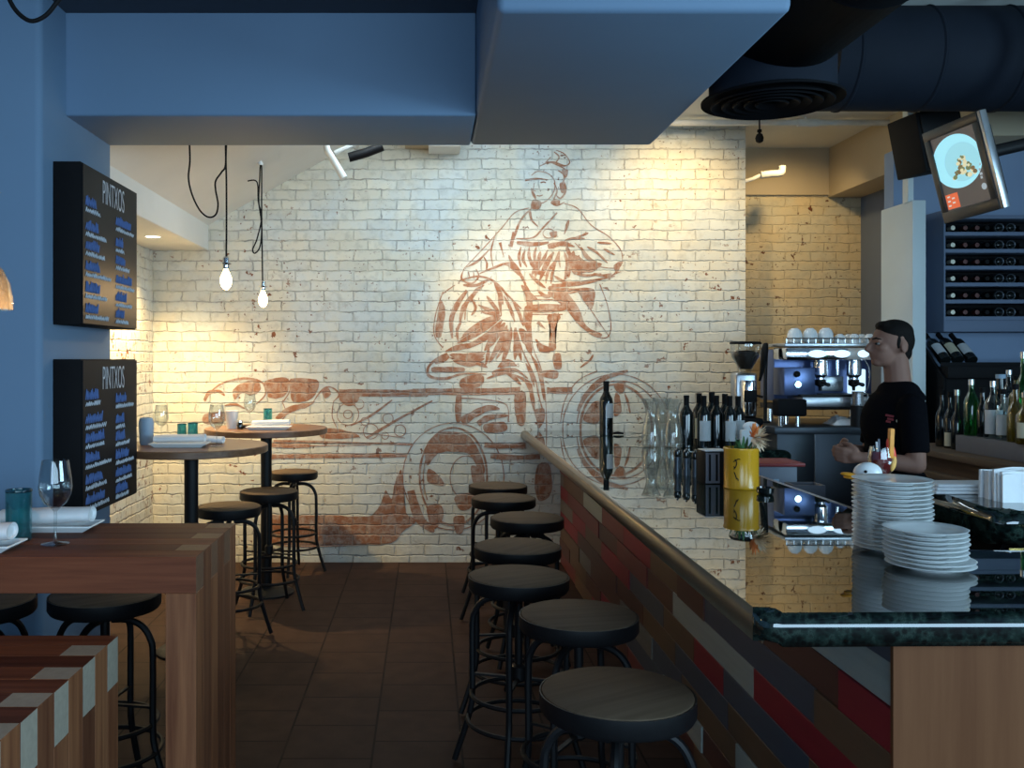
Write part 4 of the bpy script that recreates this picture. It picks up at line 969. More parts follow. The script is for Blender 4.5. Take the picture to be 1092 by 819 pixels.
# napkin caddy and shakers in front of it
q = Vector((X(761, 4.28), 4.30, ZB))
t = thing('napkin_caddy', 'black two-slot napkin caddy with a grey face left of the yellow pot', 'napkin holder', q, .05)
m = MB(); m.box(-.055, .062, -.06, .06, 0, .146, bev=.004); m.build('case', M['black'], t)
m = MB()
for x0, x1 in ((-.052, -.038), (-.028, -.006), (.004, .012)): m.box(x0, x1, -.0625, -.060, .012, .140, bev=.001)
m.box(-.052, .012, -.0622, -.060, .004, .014); m.box(-.052, .012, -.0622, -.060, .134, .142); m.build('grey_face', M['step_grey'], t)
m = MB(); m.box(-.05, .055, -.05, .05, .147, .151, bev=.001); m.build('paper', M['napkin'], t)
for k, (px, d) in enumerate(((722.5, 4.62), (732, 4.56), (741.5, 4.50))):
    lab = ('left', 'middle', 'right')[k]+' steel and dark pepper mill of three beside the napkin caddy'
    loc = (X(px, d), d, ZB)
    t = thing('pepper_mill', lab, 'pepper mill', loc, group='pepper mills on the bar')
    m = MB(); m.lathe([(0, 0), (.021, 0), (.021, .02), (.016, .04), (.019, .07), (.017, .085), (0, .085)], seg=22); m.build('body', M['steel_dark'], t)
    m = MB(); m.lathe([(0, .0855), (.016, .0855), (.019, .10), (.015, .118), (.006, .124), (.005, .13), (0, .131)], seg=22); m.build('head', M['bottle_dark'], t)
t = thing('black_ashtray', 'small black dish on the bar right of the yellow pot', 'dish', (X(816, 3.92), 3.92, ZB))
m = MB(); m.lathe([(0, 0), (.026, 0), (.034, .008), (.036, .028), (.032, .030), (.028, .012), (0, .010)], seg=28); m.build('body', M['bottle_dark'], t)
# boxes on the work bench
t = thing('storage_box', 'grey box with pale blue fronts under a red lid, behind the yellow pot', 'storage box', (X(822, 4.95), 4.95, .85))
m = MB(); m.box(-.13, .10, -.10, .10, 0, .215, bev=.004); m.build('body', M['grey_plastic'], t)
m = MB()
m.box(-.12, .005, -.106, -.101, .05, .15, bev=.002); m.build('blue_front', M['blue_pale'], t)
m = MB(); m.box(.02, .09, -.106, -.101, .05, .13, bev=.002); m.build('blue_front', M['blue_pale'], t)
m = MB(); m.box(-.145, .135, -.125, .13, .2155, .235, bev=.006); m.build('red_lid', M['red'], t)
t = thing('open_tray', 'small open pale-edged black box leaning beyond the bar ledge', 'crate', (X(858, 4.56), 4.56, .96))
t.location.z = .85
m = MB(); m.box(-.07, .07, -.06, .06, 0, .1, bev=.003); m.build('box_base', M['black'], t)
m = MB()
for a in ((-.075, .075, -.065, -.055), (-.075, .075, .055, .065), (-.075, -.065, -.055, .055), (.065, .075, -.055, .055)): m.box(*a, .1, .165, bev=.002)
m.build('rim', M['step_grey'], t)

# plates
PL = [(0, .0), (.058, 0), (.062, .004), (.085, .0085), (.110, .0135), (.112, .0155), (.109, .0165), (.084, .0115), (.060, .007), (0, .006)]
pm = MB(); pm.lathe(PL, seg=48); p0 = pm.build('plate', M['white_china'])
ordn = ['top', 'second', 'third', 'fourth', 'fifth', 'sixth', 'seventh', 'eighth', 'ninth', 'tenth', 'eleventh', 'twelfth', 'thirteenth', 'fourteenth', 'fifteenth', 'sixteenth', 'seventeenth']
used = False; rnd = random.Random(2)
def plate(loc, sc, label, group):
    global used
    o = p0 if not used else p0.copy()
    if used: COL.objects.link(o)
    used = True; o.location = loc; o.scale = (sc, sc, 1); tag(o, label, 'plate', group)
n1 = 17; st = .0123
for k in range(n1):
    j = n1-1-k; nmx = ordn[j]+(' plate' if j == 0 else ' plate down')
    plate((1.375+rnd.uniform(-.002, .002), 2.775+rnd.uniform(-.002, .002), ZB+k*st), .985, f'white plate, {nmx} in the taller stack on the bar', 'tall stack of white plates')
n2 = 9; st2 = .0118
for k in range(n2):
    j = n2-1-k; nmx = ordn[j]+(' plate' if j == 0 else ' plate down')
    plate((1.345+(.012 if k < 2 else 0)+rnd.uniform(-.002, .002), 2.535+rnd.uniform(-.002, .002), ZB+k*st2), (1.0 if k < 2 else .945), f'white plate, {nmx} in the shorter stack at the bar front', 'short stack of white plates')
# duck figurine behind the plates
t = thing('duck_figurine', 'white glazed duck with an orange beak peeking over the taller plate stack', 'duck figurine', (1.425, 3.02, ZB))
m = MB(); m.blob((.03, 0, .062), (.085, .062, .062)); m.capsule((-.005, 0, .10), (-.005, 0, .17), .036, .03); m.blob((-.008, 0, .197), (.046, .036, .037)); m.blob((.11, 0, .095), (.03, .025, .018), rot=(0, -.5, 0))
o = m.build('body', M['duck'], t); remesh(o, .004, 5)
m = MB(); m.blob((-.066, 0, .193), (.030, .019, .0075), rot=(0, .12, 0)); m.blob((-.062, 0, .185), (.024, .016, .006)); o = m.build('beak', M['beak'], t); remesh(o, .002, 3)
for s_ in (-1, 1):
    m = MB(); m.blob((-.028, s_*.0295, .206), .0052, sub=2); m.build('eye', M['black'], t)
# tall red cocktail with a garnish
t = thing('cocktail_glass', 'red cocktail in a footed glass with an orange wedge standing up, behind the duck', 'cocktail', (1.505, 3.11, ZB))
m = MB(); m.lathe([(0, 0), (.035, 0), (.035, .004), (.006, .010), (.0055, .17), (.02, .178), (.038, .20), (.043, .235), (.036, .275), (.034, .275), (.040, .235), (.036, .203), (.018, .182), (0, .18)], seg=30); m.build('glass', M['glass'], t)
m = MB(); m.lathe([(0, .1815), (.0175, .1835), (.035, .2035), (.0392, .235), (.036, .26), (0, .26)], seg=30); m.build('red_drink', M['red_drink'], t)
m = MB(); m.prism([(-.005, -.010), (.008, -.010), (.010, .010), (-.004, .010)], .24, .338, bev=.003, seg=2); o = m.build('orange_wedge', mk('orange_rind', (.92, .33, .04), .5, var=.2, scale=60), t); o.rotation_euler = (0, .03, 0); o.location = (.006, -.03, 0)
m = MB(); m.blob((.022, -.022, .262), (.013, .010, .044), rot=(0, -.25, 0)); m.build('red_garnish', mk('red_pepper_skin', (.75, .06, .03), .35), t)
m = MB(); m.blob((.024, -.030, .222), (.010, .008, .026), rot=(0, .2, 0)); m.build('orange_twist', mk('orange_peel', (.85, .42, .10), .6, var=.3, scale=90), t)
m = MB(); m.tube([Vector((-.012, -.01, .2)), Vector((-.022, -.012, .292))], .0035, 8); m.build('straw', M['white_plastic'], t)
m = MB(); m.tube([Vector((-.004, .005, .2)), Vector((-.006, .006, .30))], .0035, 8); m.build('straw', M['grey_plastic'], t)
# napkins on the island
ZI = 1.09
t = thing('napkin_bundle', 'tall wavy bundle of folded white paper napkins at the right edge', 'napkins', (2.31, 3.53, ZI), -.03)
rnd = random.Random(3); N = 11
for k in range(N):
    m = MB(); y0 = -.075+k*.0137; hgt = .105+rnd.uniform(-.006, .008); nx = 18; f_, b_ = [], []
    for i in range(nx):
        x = -.185+.42*i/(nx-1); wv = .004*math.sin(i*.9+k)+.003*rnd.uniform(-1, 1)
        f_.append([m.bm.verts.new((x+ (.008*math.sin(k*1.7) if i == 0 else 0), y0+wv*zz, z)) for zz, z in ((.0, 0), (.5, hgt*.5), (1, hgt+.005*math.sin(i*.7+k*.4)))])
        b_.append([m.bm.verts.new((x+(.008*math.sin(k*1.7) if i == 0 else 0), y0+.0115+wv*zz, z)) for zz, z in ((.0, 0), (.5, hgt*.5), (1, hgt-.001+.005*math.sin(i*.7+k*.4)))])
    for i in range(nx-1):
        for j in range(2):
            m.bm.faces.new((f_[i][j], f_[i+1][j], f_[i+1][j+1], f_[i][j+1])); m.bm.faces.new((b_[i+1][j], b_[i][j], b_[i][j+1], b_[i+1][j+1]))
        m.bm.faces.new((f_[i][2], f_[i+1][2], b_[i+1][2], b_[i][2])); m.bm.faces.new((f_[i+1][0], f_[i][0], b_[i][0], b_[i+1][0]))
    for e in (0, nx-1):
        for j in range(2): m.bm.faces.new((f_[e][j], b_[e][j], b_[e][j+1], f_[e][j+1]))
    m.build('napkin', M['napkin'], t, ang=1.2)
t = thing('folded_napkin', 'flat folded white napkin lying left of the napkin bundle', 'napkin', (2.10, 3.74, ZI), 0)
m = MB()
for k in range(3): m.box(-.11+.004*k, .17-.006*k, -.07, .07-.004*k, .0005+k*.0135, .013+k*.0135, bev=.005, seg=3)
m.build('folded_cloth', M['napkin'], t)
# ================================================================== COFFEE CORNER
ZS = 1.168
t = thing('steel_counter', 'dull steel counter under the espresso machine with a panelled front', 'counter', (0, 0, 0))
m = MB(); m.box(2.30, 3.09, 6.21, 7.15, ZS-.045, ZS, bev=.004); m.build('worktop', M['steel_dark'], t)
m = MB(); m.box(2.33, 2.575, 6.25, 7.1, .05, ZS-.046, bev=.002); m.build('door', M['steel_dark'], t)
m = MB(); m.box(2.585, 3.06, 6.25, 7.1, .05, ZS-.046, bev=.002); m.build('door', M['steel_dark'], t)
m = MB(); m.box(2.576, 2.584, 6.244, 6.28, .05, ZS-.046); m.build('trim_strip', M['steel'], t)
m = MB(); m.box(2.33, 3.06, 6.42, 7.1, 0, .05); m.build('plinth', M['black'], t)
# espresso machine
t = thing('espresso_machine', 'chrome two-group espresso machine on the steel counter to the left of the barman', 'espresso machine', (2.78, 6.62, ZS))
def px2(px, d=6.42): return X(px, d)-2.78
zz = lambda py, d=6.42: H-(py-VPY)*d/F-ZS
m = MB(); m.box(px2(838), px2(946), .02, .30, .155, zz(372), bev=.01); m.build('body', M['bluesteel'], t)
m = MB(); m.box(px2(836), px2(950), -.22, .30, zz(369.5), zz(366), bev=.003)
for x in [px2(838)+i*.05 for i in range(15)]: m.box(x-.003, x+.003, -.215, -.209, zz(366), zz(361))
m.tube([Vector((px2(838), -.212, zz(361))), Vector((px2(948), -.212, zz(361)))], .005, 8); m.build('cup_rail', M['steel'], t)
m = MB(); m.box(px2(838), px2(948), -.21, .05, zz(384), zz(370.5), bev=.012); m.build('control_fascia', M['chrome'], t)
for a, b_ in ((861, 881), (888, 906), (914, 926)):
    m = MB(); m.lathe([(0, -.004), (.9, -.004), (1.0, 0), (0, .003)], seg=28, M=Matrix.Translation(((px2(a)+px2(b_))/2, -.212, zz(377.3))) @ Matrix.Rotation(PI/2, 4, 'X') @ Matrix.Diagonal(((px2(b_)-px2(a))/2, .026, 1.5, 1))); m.build('button_panel', M['display_and_glare'], t)
for a in (878, 914):
    m = MB(); c0 = Vector((px2(a+2), -.12, 0)); m.lathe([(0, zz(383)), (.048, zz(383)), (.052, zz(390)), (.05, zz(400)), (.03, zz(403)), (.03, zz(405)), (0, zz(405))], c=c0, seg=28); m.build('group_head', M['chrome'], t)
    m = MB(); m.lathe([(0, zz(405.2)), (.036, zz(405.2)), (.036, zz(411)), (.012, zz(413)), (.010, zz(417)), (0, zz(417))], c=c0, seg=24); m.tube([c0+Vector((0, -.03, zz(408))), c0+Vector((-.02, -.15, zz(409.5))), c0+Vector((-.025, -.19, zz(410)))], [.009, .013, .014], 10); m.build('portafilter', M['black_metal'], t)
m = MB(); m.lathe([(0, zz(384)), (.012, zz(384)), (.010, zz(400)), (0, zz(401))], c=(px2(897), -.14, 0), seg=14); m.build('water_spout', M['chrome'], t)
m = MB(); m.box(px2(837), px2(870), -.19, .02, zz(422), zz(392), bev=.006); m.build('boiler_panel', M['bluesteel'], t)
m = MB(); m.lathe([(0, -.012), (.022, -.012), (.026, 0), (0, 0)], seg=24, M=Matrix.Translation((px2(851), -.191, zz(410))) @ Matrix.Rotation(PI/2, 4, 'X') @ Matrix.Scale(-1, 4, (0, 0, 1))); m.build('pressure_gauge', M['chrome'], t)
m = MB(); m.blob((px2(850), -.20, zz(399)), (.022, .02, .022), sub=2); m.build('steam_knob', M['black'], t)
m = MB(); m.box(px2(918), px2(936), -.03, .018, zz(421), zz(394), bev=.01); m.build('glare_panel', M['display_and_glare'], t)  # added glowing box stands for a glare off the steel; no lamp here
m = MB(); m.box(px2(888), px2(912), -.02, .018, zz(418), zz(402), bev=.004); m.build('back_plate', M['steel'], t)
m = MB()
for k in range(4): m.blob((px2(893)+k*.018, -.0215, zz(412.5)), (.006, .002, .007), sub=1)
m.build('badge_marks', M['white_plastic'], t)
m = MB(); m.box(px2(853), px2(948), -.24, .02, zz(434), zz(423), bev=.006); m.build('drip_tray', M['steel'], t)
m = MB(); m.box(px2(852), px2(948), -.235, .02, zz(422.8), zz(420.5), bev=.002); m.build('drip_grate', M['black_metal'], t)
m = MB(); m.box(px2(837), px2(948), -.10, .28, .10, zz(434)+.01, bev=.004); m.build('base', M['black_metal'], t)
for a in (846, 940):
    for y in (-.06, .24):
        m = MB(); m.lathe([(0, 0), (.024, 0), (.02, .10), (0, .10)], c=(px2(a), y, 0), seg=16); m.build('foot', M['chrome'], t)
m = MB(); m.tube(crom([Vector((px2(922), -.20, zz(384))), Vector((px2(925), -.23, zz(395))), Vector((px2(923), -.24, zz(410))), Vector((px2(920), -.235, zz(418)))], 4), .005, 8); m.build('steam_wand', M['chrome'], t)
# cups upside down on the rail
CUP = [(0, .073), (.020, .073), (.022, .069), (.034, .060), (.042, .040), (.045, 0), (.042, 0), (.039, .039), (.031, .056), (0, .066)]
def cup(label, loc, sc, group):
    t = thing('coffee_cup', label, 'cup', loc, 1.9, group)
    m = MB(); m.lathe(CUP, seg=26); m.build('bowl', M['white_china'], t)
    m = MB(); m.tube(crom([Vector((.041, 0, .014)), Vector((.058, 0, .018)), Vector((.062, 0, .034)), Vector((.050, 0, .046)), Vector((.034, 0, .046))], 4), .0042, 6); m.build('handle', M['white_china'], t)
    t.scale = (sc,)*3; return t
zr = ZS+zz(366)+.0005
for px, d, sc, lab in ((847.5, 6.5, 1.14, 'large white cup upside down, leftmost on the espresso machine'), (864, 6.5, 1.14, 'large white cup upside down, second on the espresso machine'), (880.5, 6.5, 1.17, 'large white cup upside down, third on the espresso machine')):
    # each stands on a stack of saucers
    c_ = Vector((X(px, d), d, zr))
    for s_ in range(2):
        so = thing('saucer', lab.replace('large white cup upside down,', ('lower', 'upper')[s_]+' white saucer under the cup that is'), 'saucer', c_+Vector((0, 0, s_*.008)), group='saucers on the espresso machine')
        m = MB(); m.lathe([(0, 0), (.03, 0), (.052, .010), (.051, .012), (.03, .005), (0, .004)], seg=24); m.build('dish', M['white_china'], so)
    cup(lab, c_+Vector((0, 0, .021)), sc, 'large cups on the espresso machine')
for k, (px, d) in enumerate(((895.5, 6.49), (905, 6.58), (911, 6.47), (919, 6.56), (927, 6.47))):
    cup(('first', 'second', 'third', 'fourth', 'fifth')[k]+' small white cup right of the three large cups on the espresso machine', (X(px, d), d, zr), .88, 'small cups on the espresso machine')
# grinders
def grinder(label, loc, lit=True, sc=1.0):
    t = thing('coffee_grinder', label, 'coffee grinder', loc)
    m = MB(); m.box(-.085, .085, -.11, .12, 0, .045, bev=.01); m.build('base', M['black'], t)
    m = MB(); m.box(-.075, .075, -.02, .10, .045, .35, bev=.02, seg=3); m.build('body', M['steel'], t)
    m = MB(); m.lathe([(0, .06), (.048, .06), (.052, .075), (.052, .28), (.048, .30), (0, .30)], c=(.005, -.05, 0), seg=26); m.build('dosing_chamber', M['chrome'], t)
    m = MB(); m.box(-.042, .042, -.112, -.09, .155, .235, bev=.006); m.tube([Vector((.03, -.10, .20)), Vector((.075, -.125, .19))], .008, 8); m.build('dosing_lever', M['black'], t)
    m = MB(); m.lathe([(0, .3505), (.035, .3505), (.04, .37), (.092, .46), (.098, .475), (.098, .545), (.096, .545), (.095, .476), (.09, .462), (.038, .374), (0, .372)], seg=32); m.build('hopper', M['glass'], t)
    m = MB(); m.lathe([(0, .374), (.036, .3755), (.086, .46), (.088, .49), (.05, .50), (0, .503)], seg=30); m.build('beans', M['bean'], t)
    m = MB(); m.lathe([(0, .5455), (.103, .5455), (.105, .552), (.098, .562), (0, .565)], seg=32); m.build('hopper_lid', M['black'], t)
    t.scale = (sc,)*3; return t
cs = thing('grinder_stand', 'narrow steel stand carrying the coffee grinder left of the espresso counter', 'stand', (2.185, 6.62, 0))
m = MB(); m.box(-.11, .10, -.16, .16, ZS-.03, ZS, bev=.004); m.build('worktop', M['steel_dark'], cs)
m = MB(); m.box(-.10, .09, -.14, .14, 0, ZS-.031, bev=.003); m.build('cabinet', M['steel_dark'], cs)
grinder('coffee grinder with a clear hopper of dark beans, left of the espresso machine', (2.21, 6.52, ZS), sc=1.02)
t = thing('bean_scoop', 'black angled bean scoop hanging beside the grinder, left of the espresso machine', 'scoop', (2.398, 6.66, ZS))
m = MB(); m.tube([Vector((0, 0, 0)), Vector((0, 0, .30)), Vector((.01, 0, .56))], .012, 10); m.lathe([(0, 0), (.035, 0), (.035, .012), (0, .016)], seg=20); m.build('post', M['black_metal'], t)
m = MB(); m.tube([Vector((-.06, -.06, .30)), Vector((-.04, -.05, .37)), Vector((-.02, -.03, .45)), Vector((-.01, -.02, .52)), Vector((0, 0, .555))], [.012, .024, .034, .038, .026], 16, sq=.6); m.build('scoop_bowl', M['black'], t)
t = thing('knock_box', 'black knock box on a chrome foot in front of the espresso machine', 'knock box', (X(842, 6.30), 6.30, ZS))
m = MB(); m.lathe([(0, 0), (.016, 0), (.014, .07), (0, .07)], c=(.055, 0, 0), seg=16); m.lathe([(0, 0), (.02, 0), (.02, .07), (0, .07)], c=(-.06, 0, 0), seg=16); m.build('foot', M['chrome'], t)
m = MB(); m.box(-.10, .10, -.05, .05, .07, .185, bev=.016, seg=3); m.build('box', M['black'], t)
t = thing('milk_jug', 'steel milk jug standing under the right group of the espresso machine', 'jug', (X(914, 6.30), 6.29, ZS))
m = MB(); m.lathe([(0, 0.14), (.04, 0.14), (.042, .15), (.034, .215), (.038, .235), (.036, .235), (.032, .215), (.038, .152), (0, .146)], c=(0, 0, 0), seg=26)
m.tube(crom([Vector((.038, 0, .225)), Vector((.065, 0, .215)), Vector((.062, 0, .175)), Vector((.04, 0, .165))], 4), .005, 6)
m.build('body', M['steel'], t)
m = MB(); m.lathe([(0, 0), (.045, 0), (.045, .138), (0, .138)], seg=26); m.build('stand', M['black_metal'], t)
# crumpled towel on the counter
t = thing('crumpled_towel', 'crumpled white towel on the steel counter below the espresso machine', 'towel', (X(903, 6.45)+.02, 6.46, ZS))
m = MB(); n = 18; g = []
for i in range(n):
    for j in range(n):
        x = -.15+.30*i/(n-1); y = -.11+.20*j/(n-1); e = min(i, n-1-i, j, n-1-j)/3
        g.append(m.bm.verts.new((x+.015*mnoise.noise((x*20, y*20, 3)), y, .004+min(1, e)*(.035+.05*abs(mnoise.noise((x*14, y*14, 1)))))))
for i in range(n-1):
    for j in range(n-1): m.bm.faces.new((g[i*n+j], g[(i+1)*n+j], g[(i+1)*n+j+1], g[i*n+j+1]))
m.build('cloth', M['napkin'], t)

# ================================================================== WINE RACK AND BACK BAR
DR = 6.20
t = thing('wine_rack', 'dark wall rack of level shelves full of lying wine bottles', 'wine rack', (3.85, 6.41, 0))
rx0, rx1 = X(1004, DR)-3.85, .75
rows_y = [243.7, 261.8, 279.6, 297.4, 315.4, 333.2]
rz_ = [H-(y-VPY)*DR/F for y in rows_y]; r_b = .0345
m = MB(); m.box(rx0, rx1, -.012, 0, 1.80, 2.60); m.build('back_board', M['black'], t)
m = MB(); m.box(rx0-.012, rx0, -.26, 0, 1.80, 2.60, bev=.002); m.build('side_board', M['slate_paint'], t)
for z in rz_ + [rz_[0]+.111]:
    m = MB(); m.box(rx0, rx1, -.25, -.012, z-r_b-.016, z-r_b-.002, bev=.002)
    m.box(rx0, rx1, -.256, -.25, z-r_b-.018, z-r_b+.006)
    m.build('shelf', M['slate_paint'], t)
m = MB(); m.box(rx0, rx1, -.25, -.012, rz_[-1]-.128, rz_[-1]-.053, bev=.002); m.build('lower_panel', M['slate_paint'], t)
for z in [rz_[0]+.111]: pass
cols = [1015.2, 1028.4, 1041, 1051.8, 1064, 1076.3, 1088.0]
mrow = ['top', 'second', 'third', 'fourth', 'fifth', 'bottom']; mcol = ['first', 'second', 'third', 'fourth', 'fifth', 'sixth', 'seventh']
foils = ['foil_white', 'foil_red', 'foil_red', 'black', None, None, 'black']
protos = {}
for r, z in enumerate(rz_):
    for k, px in enumerate(cols):
        loc = (X(px, DR-.02), 6.385, z); lab = f'wine bottle lying in the {mrow[r]} rack row, {mcol[k]} from the left'
        fo = foils[k]
        if fo:   # neck towards the room
            lab = {'foil_white': 'pale capped ', 'foil_red': 'dull red capped ', 'black': 'black capped '}[fo]+lab
            if fo in protos: copy_tree(protos[fo], loc, lab); continue
            t = thing('rack_wine_bottle', lab, 'wine bottle', loc, group='bottles lying in the wine rack')
            RX_ = Matrix.Rotation(PI/2, 4, 'X')
            m = MB(); m.lathe([(r_*.92, z_*.70) for r_, z_ in BOT]+[(0, .262*.7)], seg=20, M=RX_); m.build('glass_body', M['bottle_dark'], t)
            m = MB(); m.lathe([(.0138, .165), (.0152, .17), (.0152, .206), (.0158, .208), (.0158, .2155), (.0145, .218), (0, .2185)], seg=18, M=RX_); m.build('foil_capsule', M[fo], t)
            protos[fo] = t
        else:    # punt end towards the room
            lab = 'base-out '+lab
            if 'base' in protos: copy_tree(protos['base'], loc, lab); continue
            t = thing('rack_wine_bottle', lab, 'wine bottle', loc, group='bottles lying in the wine rack')
            m = MB(); m.lathe([(0, -.20), (.010, -.203), (.024, -.218), (.030, -.222), (.0345, -.216), (.0345, -.06), (.03, -.045), (.0145, -.012), (.0145, 0), (0, 0)], seg=24, M=Matrix.Rotation(-PI/2, 4, 'X')); m.build('glass_body', M['bottle_dark'], t)
            m = MB(); m.lathe([(.024, -.2193), (.027, -.2222), (.030, -.2235), (.031, -.222)], seg=24, M=Matrix.Rotation(-PI/2, 4, 'X')); m.build('base_ring', M['steel_dark'], t)
            protos['base'] = t
# slanted display under the rack with three labelled bottles
t = thing('slanted_bottle_display', 'black slanted display shelf under the wine rack', 'display shelf', (3.85, 6.15, 0))
m = MB(); m.box(-.58, .7, -.18, -.17, 1.57, 1.60); m.box(-.58, .7, -.18, .24, 1.555, 1.57); m.box(-.58, .7, -.26, -.18, 1.50, 1.575, bev=.004); m.build('trough', M['black'], t)
m = MB(); m.prism([(-.27, 1.02), (-.24, 1.50), (.0, 1.70), (.24, 1.72), (.24, 1.02)], -.60, -.582); o = m.build('side_panel', M['black'], t)
for v_ in o.data.vertices: x, y, z = v_.co; v_.co = (z, x, y)
m = MB(); m.box(-.58, .7, -.16, .24, .0, 1.554); m.build('cupboard', M['black'], t)
for k, (px, lm) in enumerate(((1012, 'label_white'), (1026, 'label_cream'), (1040.5, 'label_white'))):
    wine_bottle(('left', 'middle', 'right')[k]+' of three wine bottles leaning back in the display, '+('white' if lm == 'label_white' else 'cream')+' label', (X(px, 6.02), 6.06, 1.608 if k != 1 else 1.612), 'bottles leaning in the display', 1.0, label_mat=lm, rot=(-.95, 0, 0), lz=(.05, .15), ang=-PI/2)
# back counter, lower wooden edge
t = thing('back_counter', 'dark back counter with a worn wooden edge at the right, under the bottle step', 'counter', (0, 0, 0))
m = MB(); m.box(2.885, 4.98, 3.95, 5.86, 1.06, 1.098, bev=.006); m.build('worktop', M['counter_edge'], t)
m = MB(); m.box(2.95, 4.9, 4.0, 5.82, 0, 1.058); m.build('cabinet', M['dark_wood'], t)
m = MB(); m.box(2.915, 2.949, 4.0, 5.82, .93, .97, bev=.004); m.build('drawer_rail', M['counter_edge'], t)
t = thing('bottle_step', 'grey step on the back counter carrying the liquor bottles', 'display step', (0, 0, 1.0985))
m = MB(); m.box(3.0, 3.9, 4.0, 5.33, 0, .092, bev=.003); m.build('riser', M['step_grey'], t)
m = MB(); m.box(3.17, 3.9, 4.0, 5.33, .093, .20, bev=.003); m.build('upper_riser', M['step_grey'], t)
GL = 'liquor bottles on the back counter'
def liquor(label, px, d, z, h, r, mat, cap, lab=None, neck=.36, lz=(.12, .42), nr=.014):
    t = thing('liquor_bottle', label, 'liquor bottle', (X(px, d), d, z), group=GL)
    hn = h*(1-neck)
    m = MB(); m.lathe([(0, 0), (r*.94, 0), (r, .006), (r, hn*.82), (r*.86, hn*.92), (nr*1.3, hn*1.06), (nr, hn*1.12), (nr, h*.9), (0, h*.9)], seg=26); m.build('glass_body', M[mat], t)
    m = MB(); m.lathe([(0, h*.9+.0005), (nr*1.15, h*.9+.0005), (nr*1.15, h), (0, h)], seg=20); m.build('cap', M[cap], t)
    if lab: m = MB(); m.arcshell(r+.0004, h*lz[0], h*lz[1], -PI/2-1.5, -PI/2+.8); m.build('paper_label', M[lab], t)
    return t
z1, z2, z0 = 1.1912, 1.2995, 1.0990
liquor('dark wine bottle on the back counter, closest to the barman', 1005, 5.60, z0, .34, .037, 'bottle_dark', 'black', None)
liquor('dark bottle with a low cream label, second from the barman on the back counter', 1013.5, 5.50, z0, .33, .036, 'bottle_dark', 'black', 'label_cream', lz=(.04, .28))
liquor('dark bottle with a silver neck, third from the barman on the back counter', 1021, 5.42, z0, .345, .034, 'bottle_dark', 'foil_silver', None, neck=.42)
liquor('green glass bottle at the far end of the grey step', 1036, 5.27, z1, .315, .039, 'bottle_green', 'foil_silver', None, neck=.28)
liquor('slim dark amber bottle right of the green bottle on the step', 1048, 5.19, z1, .27, .03, 'bottle_dark', 'black', None)
liquor('clear bottle with a broad white label in the middle of the step', 1059, 5.08, z1, .31, .046, 'bottle_clear', 'foil_silver', 'label_white', neck=.3, lz=(.08, .50))
liquor('clear flat-shouldered bottle with a small white label beside it, further right', 1070, 4.98, z1, .27, .04, 'bottle_clear', 'black', 'label_white', lz=(.1, .5))
liquor('olive bottle with a red lower label at the right end of the step', 1083, 4.86, z1, .30, .040, 'bottle_amber', 'black', None)
liquor('amber bottle cut by the right photo edge on the step', 1093, 4.74, z1, .26, .042, 'bottle_amber', 'foil_silver', 'label_cream')
liquor('pale blue necked bottle on the upper step behind the clear bottle', 1067, 5.30, z2, .235, .032, 'bottle_dark', 'blue_pale', None, nr=.022, neck=.42)
liquor('clear bottle on the upper step with a silver cap', 1076, 5.20, z2, .26, .034, 'bottle_clear', 'foil_silver', 'label_white')
liquor('round olive bottle on the upper step behind the red label', 1084, 5.12, z2, .23, .040, 'bottle_amber', 'black', None, neck=.4)
liquor('tall bright green bottle at the right edge of the upper step', 1091.5, 5.04, z2, .36, .036, 'bottle_green', 'foil_silver', None, neck=.4)

# ================================================================== THE BARMAN
PX, PY = 2.083, 4.22
man = thing('person', 'barman in a black t-shirt standing in profile behind the bar, hands joined in front', 'person', (PX, PY, 0))
m = MB(); cap = m.capsule
# head
m.blob((.012, 0, 1.705), (.094, .075, .098)); m.blob((-.030, 0, 1.655), (.066, .060, .078), rot=(0, .12, 0)); m.blob((-.062, 0, 1.603), (.030, .030, .024)); m.blob((-.025, 0, 1.622), (.060, .052, .042), rot=(0, -.25, 0))
m.blob((-.075, 0, 1.705), (.020, .05, .018))                                   # brow
m.tube([Vector((-.083, 0, 1.70)), Vector((-.100, 0, 1.682)), Vector((-.114, 0, 1.664)), Vector((-.096, 0, 1.651))], [.010, .0125, .0145, .012], 10); m.blob((-.114, 0, 1.661), (.013, .013, .011))
for s_ in (-1, 1): m.blob((-.092, s_*.012, 1.656), (.010, .009, .008), sub=2); m.blob((-.055, s_*.042, 1.668), (.026, .020, .022))
m.blob((-.088, 0, 1.634), (.011, .022, .007)); m.blob((-.085, 0, 1.624), (.011, .020, .007)); m.blob((-.078, 0, 1.640), (.02, .03, .02))
for s_ in (-1, 1):
    m.blob((.030, s_*.076, 1.675), (.022, .008, .034), rot=(s_*.12, .18, s_*-.3)); m.blob((.026, s_*.077, 1.650), (.009, .007, .010))
HC = Vector((.0, 0, 1.70))
def shrink(bm_or_mesh, k=.935):
    for v in bm_or_mesh.verts if hasattr(bm_or_mesh, 'verts') else bm_or_mesh.vertices: v.co = HC+(v.co-HC)*k
shrink(m.bm)
m.capsule((.022, 0, 1.63), (.038, 0, 1.46), .053, .058); m.blob((.04, 0, 1.45), (.07, .10, .03))
